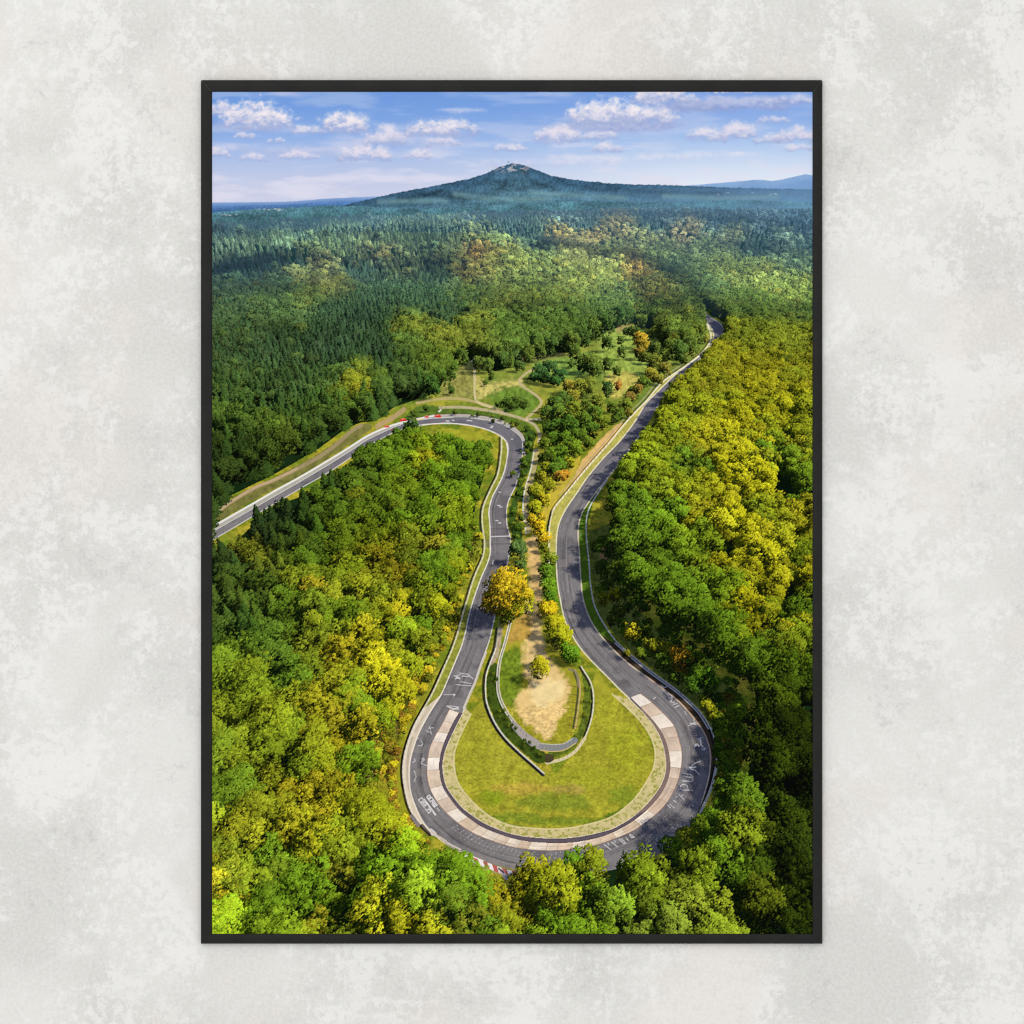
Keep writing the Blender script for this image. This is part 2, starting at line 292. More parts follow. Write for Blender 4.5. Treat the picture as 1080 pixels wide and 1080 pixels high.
def paint_ground(img):
    y0 = int((300 - PY0) * RS)
    s = (slice(y0, RH), slice(0, RW))
    X = GX[s]; Y = GY[s]
    # floor of the wood, then the open ground over it
    f0 = int((214 - PY0) * RS); fs = (slice(f0, y0), slice(0, RW)); top = np.interp(GX[fs][0], [223, 300, 380, 450, 520, 620, 700, 860], [229, 226, 223, 223, 220, 216, 215, 218])[None, :]
    fa = np.clip((GY[fs] - top - 9) / 4, 0, 1)[..., None]; ft = ss(225, 300, GY[fs])[..., None]
    fc = lin((44, 78, 92)) + (lin((24, 46, 36)) - lin((44, 78, 92))) * ft
    img[fs] = img[fs] + (fc - img[fs]) * fa
    n = fbm(X / 9, Y / 6, 5, 3, .6)[..., None]
    img[s] = lin((24, 44, 20)) * (0.5 + n)
    sc, m = fill(CLEAR)
    X = GX[sc]; Y = GY[sc]
    n = fbm(X / 14, Y / 9, 5, 5, .6); n2 = fbm(X / 3.2, Y / 2.4, 3, 6, .7); n3 = fbm(X / 40, Y / 30, 3, 8)
    g = lin((118, 132, 34)) + (lin((178, 164, 52)) - lin((118, 132, 34))) * ss(.32, .68, n)[..., None]
    g = g + (lin((78, 112, 32)) - g) * (ss(.5, .72, n3) * .75)[..., None]
    g = g * (0.55 + 0.9 * n2)[..., None]
    far = ss(470, 380, Y)[..., None]
    g = g + (lin((128, 146, 66)) * (0.6 + 0.8 * n2)[..., None] - g) * far * .7
    a = m.astype(np.float32)[..., None]
    img[sc] = img[sc] + (g - img[sc]) * a
    # ---- clearing
    area(img, [(470, 402), (482, 390), (498, 384), (500, 418), (488, 420), (465, 419)], (150, 148, 76), 5, .75, 71, 2.5)
    area(img, [(503, 398), (520, 404), (545, 400), (552, 408), (535, 414), (505, 420)], (196, 184, 104), 5, .75, 72, 2.5)
    area(img, [(512, 418), (532, 408), (556, 410), (568, 422), (560, 436), (540, 436), (520, 428)], (110, 138, 52), 6, .7, 73, 3)
    area(img, [(560, 384), (600, 376), (636, 372), (640, 392), (600, 398), (566, 398)], (132, 160, 70), 5, .75, 74, 2.5)
    area(img, [(632, 352), (668, 345), (676, 372), (690, 384), (668, 400), (640, 402), (632, 385)], (150, 170, 76), 5, .75, 75, 2.5)
    area(img, [(640, 395), (660, 392), (676, 402), (650, 420), (636, 412)], (192, 182, 90), 5, .75, 76, 2.5)
    area(img, [(540, 375), (580, 371), (600, 374), (580, 378), (545, 382)], (150, 136, 84), 3, .5, 77, 3, .6)
    area(img, [(648, 345), (664, 341), (668, 347), (652, 351)], (170, 144, 100), 2, .4, 78, 3, .6)
    area(img, [(618, 480), (648, 450), (656, 448), (636, 478), (606, 508), (592, 520)], (222, 182, 112), 2.5, .3, 79, 5)
    area(img, [(592, 505), (612, 480), (604, 506), (584, 536), (572, 560), (574, 530)], (188, 168, 60), 3, .4, 80, 5)
    area(img, [(466, 451), (500, 455), (516, 462), (522, 478), (505, 472), (480, 466), (452, 462)], (160, 160, 48), 3, .35, 81, 4)
    area(img, [(398, 470), (425, 442), (445, 428), (500, 432), (545, 442), (560, 452), (520, 442), (470, 437), (430, 444)], (92, 116, 44), 3, .5, 82, 4)
    # ditch and scrub along the upper bend
    area(img, [(552, 452), (564, 456), (561, 478), (556, 500), (548, 520), (545, 545), (552, 562), (545, 580), (538, 560), (536, 540), (546, 514), (553, 480)], (66, 92, 34), 3, .6, 83, 4)
    # island: sand and worn grass
    area(img, [(540, 650), (566, 640), (590, 690), (608, 706), (611, 745), (604, 778), (580, 786), (552, 772), (530, 742), (526, 712), (532, 680)], (158, 152, 44), 2, .4, 84, 6)
    area(img, [(528, 688), (548, 684), (548, 730), (538, 746), (528, 734), (526, 712)], (116, 136, 38), 5, .8, 85, 3)
    area(img, [(552, 664), (568, 655), (575, 690), (590, 706), (600, 724), (596, 748), (585, 768), (575, 780), (562, 768), (544, 750), (546, 732), (558, 722), (552, 700)], (230, 196, 130), 7, .24, 86, 5)
    area(img, [(562, 720), (592, 716), (594, 736), (572, 744), (560, 736)], (240, 214, 154), 7, .2, 87, 5)
    area(img, [(556, 570), (566, 566), (570, 600), (572, 640), (566, 655), (552, 655), (558, 620)], (214, 178, 112), 4, .4, 88, 5)
    area(img, [(541, 652), (556, 648), (560, 668), (545, 676), (536, 676)], (190, 154, 72), 5, .5, 89, 4)
    # infield
    area(img, [(482, 775), (500, 748), (512, 735), (515, 746), (535, 782), (575, 818), (600, 800), (625, 760), (628, 710), (650, 738), (676, 764), (689, 795), (684, 818), (658, 850), (600, 872), (545, 870), (505, 850), (482, 820)], (162, 158, 48), 3, .45, 90, 9)
    for k, (cx, cy, w, h, c) in enumerate([(505, 800, 10, 30, (156, 154, 44)), (548, 832, 34, 7, (186, 160, 66)), (585, 846, 40, 9, (122, 138, 42)), (520, 840, 14, 8, (128, 146, 30)), (600, 866, 50, 4, (116, 136, 40)), (620, 820, 30, 10, (158, 162, 44)),
                                           (660, 790, 18, 24, (160, 164, 42)), (660, 840, 18, 10, (122, 140, 40)), (540, 800, 20, 6, (170, 164, 54)), (600, 832, 18, 5, (168, 148, 72)), (640, 750, 8, 20, (168, 166, 48)), (498, 765, 6, 14, (156, 152, 46)), (545, 862, 26, 5, (118, 138, 40))]):
        t = np.linspace(0, 6.28, 10)[:-1]
        area(img, [(cx + w * math.cos(q), cy + h * math.sin(q)) for q in t], c, min(w, h) * .9, .4, 200 + k, 5, .75)
    sI, mI = fill(spline(GRAV_I, 6)); nI = fbm(GX[sI] / 2.0, GY[sI] / 1.5, 3, 95, .7)
    img[sI] = img[sI] * (1 + mI * (nI - .5) * 1.0 + mI * (fbm(GX[sI] / 8, GY[sI] / 4, 4, 97, .6) - .5) * .4)[..., None]
    # left verge
    area(img, [(436, 728), (452, 738), (436, 764), (426, 795), (424, 830), (432, 858), (446, 876), (430, 884), (408, 874), (398, 840), (394, 800), (404, 775)], (150, 148, 40), 3, .5, 91, 4)
    area(img, [(408, 762), (420, 745), (430, 750), (418, 775)], (206, 190, 76), 3, .3, 92, 5)
    area(img, [(386, 806), (394, 803), (398, 830), (408, 858), (398, 858), (388, 836)], (190, 160, 72), 3, .3, 93, 5)
    # right bank in front of the wood
    area(img, [(620, 560), (648, 556), (652, 600), (668, 636), (700, 668), (760, 716), (778, 745), (768, 800), (752, 842), (754, 790), (740, 750), (690, 708), (640, 660), (626, 630)], (100, 110, 44), 3, .7, 94, 4)
    area(img, [(633, 575), (640, 582), (637, 600), (632, 596)], (150, 118, 76), 2, .3, 96, 3)
    area(img, [(752, 736), (772, 730), (776, 745), (758, 752)], (172, 172, 40), 3, .4, 97, 4)
    # ---- dirt tracks
    T1 = [(222, 546), (245, 529), (268.6, 515), (288, 507), (313, 495), (336.7, 481.7), (356, 468), (369.7, 455.4), (381, 449)]
    area(img, [(223, 556), (270, 526), (320, 500), (372, 466), (392, 452), (380, 449), (340, 476), (290, 504), (240, 528), (223, 540)], (120, 118, 62), 2, .5, 98, 4)
    stroke(img, T1, 4.0, (164, 144, 110), .85, rough=.6); stroke(img, T1[:5], 2.6, (196, 168, 132), .8, off=(0, -.5), rough=.6)
    stroke(img, [(398, 450), (404, 446), (414.4, 440.8), (426, 432)], 5, (186, 156, 118), .85, rough=.6)
    stroke(img, [(440, 425), (464, 420.8), (484, 420.6), (501, 423.8), (516.7, 428.6), (530, 434)], 3, (190, 172, 116), .9, rough=.5)
    stroke(img, [(500, 378), (500.5, 399), (501, 419), (507, 426), (520, 430)], 2.4, (214, 196, 150), .85, rough=.6)
    stroke(img, [(497, 381), (505, 380)], 1.6, (226, 212, 176), .9)
    stroke(img, [(464, 430), (487.5, 429.6), (509, 432), (532, 436.4), (551.7, 442), (563.3, 448), (569, 457.8), (568, 466)], 3.0, (196, 178, 146), .85, rough=.6)
    stroke(img, [(553, 443), (563.3, 434.4), (571, 424.7), (565.3, 417), (553.6, 409), (547.8, 401.4), (556, 393), (566, 388)], 2.6, (200, 180, 140), .85, rough=.6)
    stroke(img, [(556, 443), (570, 442)], 2.6, (222, 204, 160), .9, rough=.3)
    area(img, [(504, 348), (512, 346), (514, 354), (506, 356)], (190, 156, 120), 1.5, .3, 99, 4)
    stroke(img, [(566, 476), (563, 492), (558, 512), (554, 535), (557, 560)], 6, (196, 176, 128), .8, rough=.7)
    stroke(img, [(563.3, 475), (559.4, 496.7), (553.6, 516), (551.7, 535.6), (554.6, 563)], 1.3, (222, 218, 206), .9)
    # ---- verges that edge the asphalt
    def between(A, B, col, var=.12, seed=0, scale=5):
        p = np.vstack([spline(A, 8), spline(B, 8)[::-1]]); s, m = fill(p)
        c = lin(col) * (1 + (2 * var * (fbm(GX[s] / scale, GY[s] / scale, 5, seed, .6) - .5))[..., None])
        img[s] = img[s] + (c - img[s]) * m[..., None]
    between(MID_RAIL, RT_IN[1:18], (184, 176, 88), .5, 101, 3)
    between(LEFT_BAR[:19], UP_IN[14:38], (148, 150, 60), .6, 102, 3)
    between(LEFT_BAR[16:], UP_IN[33:43], (216, 200, 176), .14, 103, 4)
    between(RIGHT_RAIL[3:12], [q for q in UP_IN[59:73]][::-1], (92, 122, 34), .4, 104, 4)
    between(RIGHT_RAIL[9:], [q for q in UP_IN[52:65]][::-1], (78, 64, 50), .35, 105, 4)
    # ---- asphalt
    asph = np.vstack([spline(UP_OUT, 8), spline(GRAV_O, 8), spline(RT_IN, 8)[::-1], spline(UP_IN, 8)[::-1]])
    s, m = fill(asph)
    X = GX[s]; Y = GY[s]
    n = fbm(X / 10, Y / 10, 5, 111, .6); fine = fbm(X / 1.3, Y / 1.3, 2, 113)
    c = lin((128, 123, 124)) * (0.74 + .52 * n + .30 * (fine - .5))[..., None]
    c = c + (lin((88, 86, 90)) - c) * (ss(.5, .75, fbm(X / 22, Y / 16, 4, 117)) * .6)[..., None]
    far = ss(560, 430, Y)[..., None] * .35
    c = c + (lin((92, 94, 116)) - c) * far
    img[s] = img[s] + (c - img[s]) * m[..., None]
    # wear along the lines cars take
    for A, B, k in [(UP_IN[14:48], None, 0)]:
        pass
    mid = spline([((a[0] + b[0]) / 2, (a[1] + b[1]) / 2) for a, b in zip(UP_OUT[20:35], [(517, 540), (517, 556), (517, 569), (517, 580), (516, 588), (513, 597), (505, 618), (498, 637), (491, 667), (487, 682), (480, 698), (474, 712), (467, 729), (460, 741), (455, 749)])], 8)
    stroke(img, mid, 7, (122, 116, 122), .35, smooth=False, rough=.8)
    stroke(img, [(442, 800), (441, 822), (447, 845), (462, 866), (490, 886), (530, 901), (580, 907)], 6, (132, 122, 118), .35, rough=.8)
    stroke(img, [(600, 580), (601, 615), (606, 645), (622, 672), (650, 698), (690, 728)], 8, (120, 112, 116), .4, rough=.8)
    stroke(img, [(722, 760), (733, 790), (733, 820), (720, 850)], 8, (112, 98, 98), .4, rough=.9)
    stroke(img, [(497, 905), (530, 916), (560, 920)], 14, (150, 138, 130), .45, rough=1.0)
    def offset(P, k):
        P = np.asarray(P); g = np.gradient(P, axis=0); g /= np.hypot(g[:, 0], g[:, 1])[:, None] + 1e-9
        return P + np.stack([-g[:, 1], g[:, 0]], 1) * k
    ra = np.random.default_rng(55)
    for base, sgn, lo, hi, n in ((spline(SLAB_O, 8), 1, 2, 21, 95), (spline(RT_IN[9:], 8), -1, 2, 20, 60), (spline(UP_IN[12:36], 8), -1, 2, 17, 70)):
        for q in range(n):                              # rubber laid down in long arcs, and a few pale scuffs
            i0 = ra.integers(0, len(base) - 30); seg = base[i0:i0 + ra.integers(14, 60)]
            if len(seg) < 6:
                continue
            kk = ra.uniform(lo, hi) * (1 if base is not None else 1); dark = ra.random() < .66
            wth = ra.uniform(.7, 2.6); scale = np.clip((seg[:, 1].mean() - 330) / 400, .35, 1)
            stroke(img, offset(seg, sgn * kk * scale)[::3], wth * scale, (62, 60, 66) if dark else (156, 150, 148), ra.uniform(.10, .32), smooth=False, rough=.6)
    for q in range(16):                                 # patched tarmac
        cx, cy = [(ra.uniform(730, 745), ra.uniform(770, 830)), (ra.uniform(500, 525), ra.uniform(560, 640)), (ra.uniform(592, 608), ra.uniform(560, 640)), (ra.uniform(640, 690), ra.uniform(690, 730)), (ra.uniform(438, 448), ra.uniform(790, 830)), (ra.uniform(470, 490), ra.uniform(700, 735))][q % 6]
        area(img, [(cx - 4, cy - 3), (cx + 4, cy - 4), (cx + 5, cy + 3), (cx - 3, cy + 4)], (96, 92, 94) if q % 2 else (140, 132, 128), 1, .25, 500 + q, 3, .45)
    # ---- gravel band, gutter and concrete slabs
    between(GRAV_O, GRAV_I, (206, 190, 136), .2, 121, 3)
    gp = np.vstack([spline(GRAV_O, 8), spline(GRAV_I, 8)[::-1]]); s, m = fill(gp)
    tuft = ss(.5, .66, fbm(GX[s] / 3.0, GY[s] / 2.6, 4, 123, .65)); so, Do = dist(spline(GRAV_I, 8), 6)
    blend(img, s, m * tuft * .8, (146, 150, 52))
    stroke(img, GRAV_I, 1.6, (226, 208, 156), .8, rough=.6)
    bl = spline(GRAV_O, 10)
    for q0, q1 in zip(bl[::5], bl[1::5]):        # block joints
        t = (q1 - q0) / (np.hypot(*(q1 - q0)) + 1e-6); nrm = np.array([t[1], -t[0]])
        stroke(img, [q0 - nrm * .5, q0 + nrm * 4.5], .5, (146, 134, 88), .45, smooth=False)
    stroke(img, GRAV_O, 1.1, (232, 220, 200), .95); stroke(img, SLAB_I, 1.0, (70, 62, 66), .8)
    gut = [((a[0] + b[0]) / 2, (a[1] + b[1]) / 2) for a, b in zip(spline(GRAV_O[1:], 8)[np.linspace(0, len(spline(GRAV_O[1:], 8)) - 1, 60).astype(int)], spline(SLAB_I, 8)[np.linspace(0, len(spline(SLAB_I, 8)) - 1, 60).astype(int)])]
    between(GRAV_O[1:], SLAB_I, (98, 88, 94), .2, 125, 5)
    between([q for q in GRAV_O[19:28]], [q for q in SLAB_I[20:29]], (132, 112, 104), .15, 126, 5)
    O = spline(SLAB_O, 12); I = spline(SLAB_I, 12)
    def at(P, t):
        L = np.concatenate([[0], np.cumsum(np.hypot(*np.diff(P, axis=0).T))]); L /= L[-1]
        return np.array([np.interp(t, L, P[:, 0]), np.interp(t, L, P[:, 1])])
    tones = [(238, 222, 206), (214, 190, 170), (244, 234, 222), (208, 184, 164), (246, 238, 228), (214, 190, 166), (240, 226, 208), (206, 182, 160), (246, 236, 224), (208, 180, 152), (232, 212, 188), (240, 226, 208), (226, 204, 180),
             (240, 224, 204), (212, 182, 152), (240, 228, 208), (226, 206, 180), (224, 196, 164), (244, 230, 210), (222, 200, 170), (214, 186, 156), (236, 218, 192), (204, 178, 148), (244, 232, 214), (204, 176, 152), (198, 172, 152), (200, 176, 156), (204, 180, 158),
             (246, 234, 220), (206, 180, 160), (202, 176, 156), (244, 232, 218), (206, 180, 158), (242, 234, 226)]
    cuts = np.cumsum([0] + [rng.uniform(.7, 1.3) for _ in tones]); cuts /= cuts[-1]
    tones = [tuple(.62 * q + .38 * m_ for q, m_ in zip(col, (230, 212, 194))) for col in tones]
    for k, col in enumerate(tones):
        ts = np.linspace(cuts[k], cuts[k + 1], 6)
        p = np.vstack([[at(O, t) for t in ts], [at(I, t) for t in ts[::-1]]]); s, m = fill(p)
        stain = fbm(GX[s] / 5, GY[s] / 5, 4, 130 + k, .6)
        pa, pb = at(O, cuts[k]), at(O, cuts[k + 1]); al_ = np.clip(((GX[s] - pa[0]) * (pb[0] - pa[0]) + (GY[s] - pa[1]) * (pb[1] - pa[1])) / (((pb - pa) ** 2).sum() + 1e-6), 0, 1)
        c = lin(col) * (0.80 + .40 * stain)[..., None] * (1.06 - .16 * al_)[..., None]
        img[s] = img[s] + (c - img[s]) * m[..., None]
        stroke(img, [at(O, cuts[k]), at(I, cuts[k])], .6, (150, 122, 102), .6, smooth=False)
    stroke(img, SLAB_O, .9, (150, 112, 94), .6)
    # skid streaks dragged across the slabs
    for k in range(60):
        t0 = rng.uniform(.02, .9); w = rng.uniform(.1, .9); ts = np.linspace(t0, t0 + rng.uniform(.02, .08), 6)
        stroke(img, [at(O, min(t, 1)) * (1 - w) + at(I, min(t, 1)) * w for t in ts], rng.uniform(.5, 1.3), (150, 120, 100), rng.uniform(.08, .25))
    # ---- white lines and barriers
    stroke(img, UP_OUT[11:], 1.1, (222, 214, 206), .95, rough=.55)
    stroke(img, UP_OUT[:11], 1.0, (226, 224, 222), .95)
    stroke(img, UP_IN[:12], 1.0, (210, 206, 204), .8)
    stroke(img, UP_IN[8:36], 1.2, (232, 226, 214), .95, rough=.55)
    stroke(img, UP_IN[33:46], 1.4, (236, 222, 206), .9)
    stroke(img, RT_IN[1:], 1.3, (232, 222, 188), .95, rough=.55)
    stroke(img, UP_IN[52:76], 1.2, (226, 206, 176), .95, rough=.55)
    stroke(img, UP_IN[55:62], 1.1, (206, 166, 140), .8)
    stroke(img, UP_IN[76:90], 1.0, (214, 208, 206), .75)
    stroke(img, UP_OUT[-5:] + [GRAV_O[0]], 2.6, (206, 196, 186), .8, off=(.6, .4))
    # far left rail
    UPR = [(222, 557), (272.5, 528), (292, 516.7), (317, 503), (346.4, 485.6), (371.7, 470), (385, 461.3), (399, 454.4), (414, 448.6), (430, 444.2), (458, 438.3), (478, 437.4), (500, 438.2), (520, 441.6), (535, 446.6), (547, 455), (553, 464), (553.6, 480)]
    between(UPR, UP_OUT[:17], (176, 172, 160), .15, 141)
    stroke(img, UPR[:11], 2.0, (232, 228, 222), .95); stroke(img, UPR[10:], 1.2, (196, 178, 176), .9); stroke(img, UPR[9:], .8, (60, 60, 56), .6, off=(.5, -1.2))
    stroke(img, [(534, 468), (535.5, 474)], 1, (236, 230, 220), .9)
    # left barrier: its shadow painted dark on the wood side, pale cap
    stroke(img, LEFT_BAR[:22], 2.8, (38, 40, 26), .85, off=(-1.9, .5)); stroke(img, LEFT_BAR[14:], 2.8, (44, 34, 24), .9, off=(-2.2, .6))
    stroke(img, LEFT_BAR[:20], 1.7, (220, 214, 176), .95, rough=.4); stroke(img, LEFT_BAR[16:], 2.0, (230, 218, 200), .95, rough=.3)
    stroke(img, [(434.5, 861), (441, 870)], 4.4, (140, 128, 130), .9, smooth=False, rough=.3); stroke(img, [(432.5, 862), (439, 872)], 1.2, (58, 48, 44), .8, smooth=False)
    stroke(img, [(445, 871), (453, 880)], 4.0, (56, 46, 42), .85, smooth=False)
    area(img, [(454, 873), (460, 878), (460, 882), (454, 879)], (214, 206, 206), .6, .1, 145, 4)
    stroke(img, [(466, 884), (478, 893), (490, 899)], 4, (134, 124, 118), .8, rough=.6); stroke(img, [(464, 883), (474, 890), (486, 896)], 1.4, (216, 204, 190), .9)
    stroke(img, [(455, 877), (470, 887)], 2.2, (200, 186, 168), .8)
    # rails on the right
    stroke(img, RIGHT_RAIL[8:], 2.4, (34, 34, 38), .75, off=(-2.0, .9)); stroke(img, RIGHT_RAIL, 1.3, (214, 210, 200), .95); stroke(img, RIGHT_RAIL[8:15], 1.0, (232, 230, 226), .9, off=(-1.6, 1.5)); stroke(img, RIGHT_RAIL[14:], .9, (190, 200, 206), .85, off=(1.4, .4))
    stroke(img, MID_RAIL, 1.7, (234, 224, 192), .95); stroke(img, MID_RAIL[2:], 1.0, (70, 64, 44), .8, off=(-1.7, -.6)); stroke(img, MID_RAIL[12:], 2.0, (36, 36, 26), .9, off=(-1.8, 0))
    stroke(img, MID_RAIL[4:12], .9, (176, 164, 140), .9, off=(-4.0, -1.5))
    # island walls
    area(img, [(518, 700), (524, 700), (526, 712), (526, 732), (532, 748), (544, 765), (558, 779), (570, 789), (578, 800), (566, 805), (548, 790), (533, 776), (522, 760), (515, 742), (513, 728), (514, 712)], (66, 84, 26), 1.5, .7, 146, 3)
    area(img, [(520, 684), (526, 664), (530, 664), (526, 690), (520, 700), (517, 700)], (178, 160, 128), 1.2, .4, 147, 3)
    stroke(img, ISL_1[1:], 3.2, (22, 26, 22), .9, off=(-2.1, .6)); stroke(img, ISL_1[6:], 3.6, (30, 30, 34), .9, off=(-1.2, 1.4)); stroke(img, ISL_1[1:], 1.3, (224, 222, 210), .95); stroke(img, ISL_1[:3], 1.0, (150, 140, 120), .8)
    area(img, [(608, 706), (612, 706), (616, 724), (614, 748), (610, 770), (607, 770), (610, 746), (611, 722)], (150, 150, 46), 1, .4, 148, 4)
    area(img, [(614, 710), (622, 722), (624, 738), (622, 756), (614, 776), (604, 790), (590, 797), (578, 799), (580, 792), (602, 784), (610, 768), (616, 740)], (96, 112, 36), 1.5, .7, 149, 3)
    stroke(img, ISL_2[:9], 2.3, (160, 152, 134), .9, rough=.5); stroke(img, ISL_2[:9], .9, (236, 230, 218), .95, off=(-1.1, .2)); stroke(img, ISL_2[:10], .8, (226, 220, 208), .9, off=(1.4, -.6))
    area(img, [(540, 758), (556, 773), (570, 783), (571, 791), (556, 784), (540, 767)], (168, 158, 152), .6, .15, 150, 4)
    stroke(img, [(571, 787.5), (582, 789), (594, 787.5), (606, 781)], 6.5, (138, 140, 142), .95, rough=.25); stroke(img, [(570, 791.2), (582, 792.6), (595, 791), (607, 784)], 1.2, (206, 180, 120), .9); stroke(img, [(571, 784), (583, 785.3), (595, 784), (605, 778)], .9, (198, 194, 186), .9)
    for t in np.linspace(0, 1, 9):
        stroke(img, [(572 + 33 * t, 786 - 5.5 * t * t), (572 + 33 * t, 791 - 6 * t * t)], .5, (92, 94, 98), .6, smooth=False)
    stroke(img, ISL_2[12:], 2.0, (60, 66, 50), .85, off=(-2.4, 0)); stroke(img, ISL_2[12:], 1.3, (200, 168, 122), .95)
    stroke(img, [(600, 706), (606, 708), (609, 714), (610, 724)], 2.4, (134, 124, 100), .9)
    for yy in (724, 733, 741, 748, 757, 766, 773):
        stroke(img, [(598 - (yy == 748) * 4, yy - 1), (606, yy), (609.5, yy + 1)], 1.0, (92, 74, 46), .55)
    stroke(img, ISL_3[:5], 2.6, (34, 32, 26), .9, off=(-1.7, .8)); stroke(img, ISL_3, 1.4, (226, 220, 196), .95); stroke(img, ISL_3[4:], 3.4, (216, 202, 160), .9, off=(0, .6))
    area(img, [(575, 795), (584, 797), (582, 803), (575, 804)], (74, 66, 44), .8, .3, 151, 3)
    for rail_, step, off_, col_, al_ in ((ISL_2[:9], 4.0, 0, (84, 80, 70), .55), (RIGHT_RAIL[3:], 4.5, -1.0, (60, 58, 54), .5), (ISL_1, 5.0, -1.6, (120, 116, 104), .4), (ISL_3, 5.0, -1.4, (110, 96, 70), .5), (MID_RAIL[8:], 5.0, -1.2, (90, 86, 66), .5), (LEFT_BAR, 5.5, -1.2, (96, 88, 64), .45)):
        q_ = spline(rail_, 10); L_ = np.concatenate([[0], np.cumsum(np.hypot(*np.diff(q_, axis=0).T))])
        for d_ in np.arange(1, L_[-1], step):                  # the posts of the rails
            x_, y_ = np.interp(d_, L_, q_[:, 0]), np.interp(d_, L_, q_[:, 1]); stroke(img, [(x_ + off_ * .4, y_ - .6), (x_ + off_ * .4, y_ + 1.5)], .6, col_, al_, smooth=False)
    # ---- striped wall at the foot of the bend
    A = spline([(484, 897), (497, 903.5), (511, 908.5), (523, 913), (534, 917), (546, 919.5), (550, 919.5)], 8); B = spline([(489, 904), (501, 910.5), (513, 915), (525, 920), (537, 922), (548, 922), (551, 921)], 8)
    for k in range(13):
        ts = np.linspace(k / 13, (k + 1) / 13, 4); p = np.vstack([[at(A, t) for t in ts], [at(B, t) for t in ts[::-1]]]); s, m = fill(p)
        blend(img, s, m.astype(np.float32) * .95, [(238, 230, 228), (186, 92, 90)][k % 2] if k > 1 else (226, 214, 206))
    stroke(img, [(529, 919), (534, 926)], 4, (190, 180, 182), .9); stroke(img, [(526, 916), (531, 920)], 2, (46, 40, 50), .9)
    # ---- chalked words and marks on the asphalt
    W = (226, 222, 222)
    def mark(segs, w=.8, a=.85):
        for sg in segs:
            stroke(img, sg, w, W, a, smooth=False, rough=.45)
    mark([[(727, 742), (724, 740)], [(697, 722.5), (700, 725), (703, 724.5)], [(699, 728), (703, 731)], [(703, 731), (706, 736), (709, 735), (705, 731.5)], [(709, 736), (707, 740), (711, 741)], [(710, 743), (714, 742)], [(712, 746), (716, 744)], [(691, 735.5), (689, 737)]], .9, .8)
    mark([[(722, 750), (724, 754)]], .7, .6)
    mark([[(726, 765.5), (732, 762)], [(727, 762.6), (733.5, 764)], [(731, 759), (734, 764)]], .8, .75)
    mark([[(736, 779.5), (740, 778)], [(738.5, 780), (739, 785), (743, 790), (744, 789)], [(740, 790), (742.5, 791)], [(732.5, 787.5), (733.5, 785), (735.5, 785), (737, 787)], [(732.5, 787.5), (734.5, 786.5)]], 1.2, .9)
    mark([[(739, 802.8), (733.5, 804.5), (727, 809.5)], [(727, 809.5), (734, 809), (727.5, 810)], [(728, 811), (733, 812.5), (737.5, 817)]], .95, .95)
    mark([[(721, 815.5), (729, 817.2), (730.5, 819.5)], [(720, 818.5), (729.5, 820), (731, 822.5), (729, 824)], [(719.5, 823.5), (729, 824.2)]], .8, .85)
    mark([[(716, 833), (730, 833.5)], [(717.5, 832), (717.5, 828.5), (721, 827), (724.5, 828.5), (725.5, 833)]], .8, .8)
    mark([[(712, 841), (714, 840)], [(716, 838), (721, 843)], [(710, 844), (713, 846)], [(706, 848), (711, 852)], [(718, 840), (720, 838)], [(707, 852), (704, 849)]], .8, .7)
    mark([[(637, 890.5), (644, 896)], [(641, 889), (642, 891)], [(645, 888), (651, 893)], [(653, 885), (658, 890), (660, 889), (655, 884.5)], [(660, 883), (663, 886.5), (661, 885)], [(664, 879.5), (669, 883), (666, 883.5), (664, 881)], [(648, 886.5), (649, 888)]], .85, .75)
    mark([[(692, 884), (693, 887)], [(730, 848), (731, 850)], [(727, 853), (728, 855)]], .8, .5)
    # left-hand marks
    mark([[(479, 712.5), (485, 716), (481.5, 713), (485.5, 711.5)], [(480, 716), (485, 714.5)], [(485, 709.8), (493, 711), (499, 716)], [(487, 713), (494, 713.5)]], .8, .85)
    mark([[(481, 722), (497, 723.5)], [(486, 719), (497, 721)]], .7, .8)
    mark([[(468, 732.5), (480, 732.8)], [(478, 731.8), (480, 732.8), (478.5, 734)]], .7, .8)
    mark([[(471, 744.5), (476, 747), (484, 748)], [(472, 745), (475, 744.5), (484, 746), (478, 748.5), (475, 746)]], .9, .75)
    mark([[(452, 768), (457, 767.5)], [(450, 771), (455, 773)], [(453, 766), (455, 774)], [(440, 779), (442, 778.6)], [(441, 786), (445, 787)], [(444, 781), (446, 785), (444, 786)], [(435, 804), (438, 803), (437, 800)], [(444, 800), (448, 801), (446, 803)], [(447, 799), (444, 805), (450, 807.6)], [(437, 813), (439, 819), (437, 823.5), (438, 824)]], .8, .6)
    # the big painted block
    u = np.array([.6, .8]); vv = np.array([.8, -.6])
    def blk(o, segs, w=1.0):
        o = np.array(o, float)
        mark([[tuple(o + u * a + vv * b) for a, b in sg] for sg in segs], w, .95)
    blk((450, 840.5), [[(0, 0), (5.5, 0)], [(0, 0), (0, 3.6), (2.4, 3.6), (2.4, 0)], [(3.6, 0), (3.6, 4), (5.6, 4)], [(6.5, 0), (6.5, 4), (9, 4), (9, 0)], [(6.5, 2), (9, 2)], [(10.5, 0), (10.5, 4)], [(10.5, 0), (13.4, 0)], [(12, 0), (12, 4)], [(13.4, 4), (13.4, 0)]], 1.0)
    blk((447.5, 843), [[(0, 0), (20, -.4)]], 1.7)
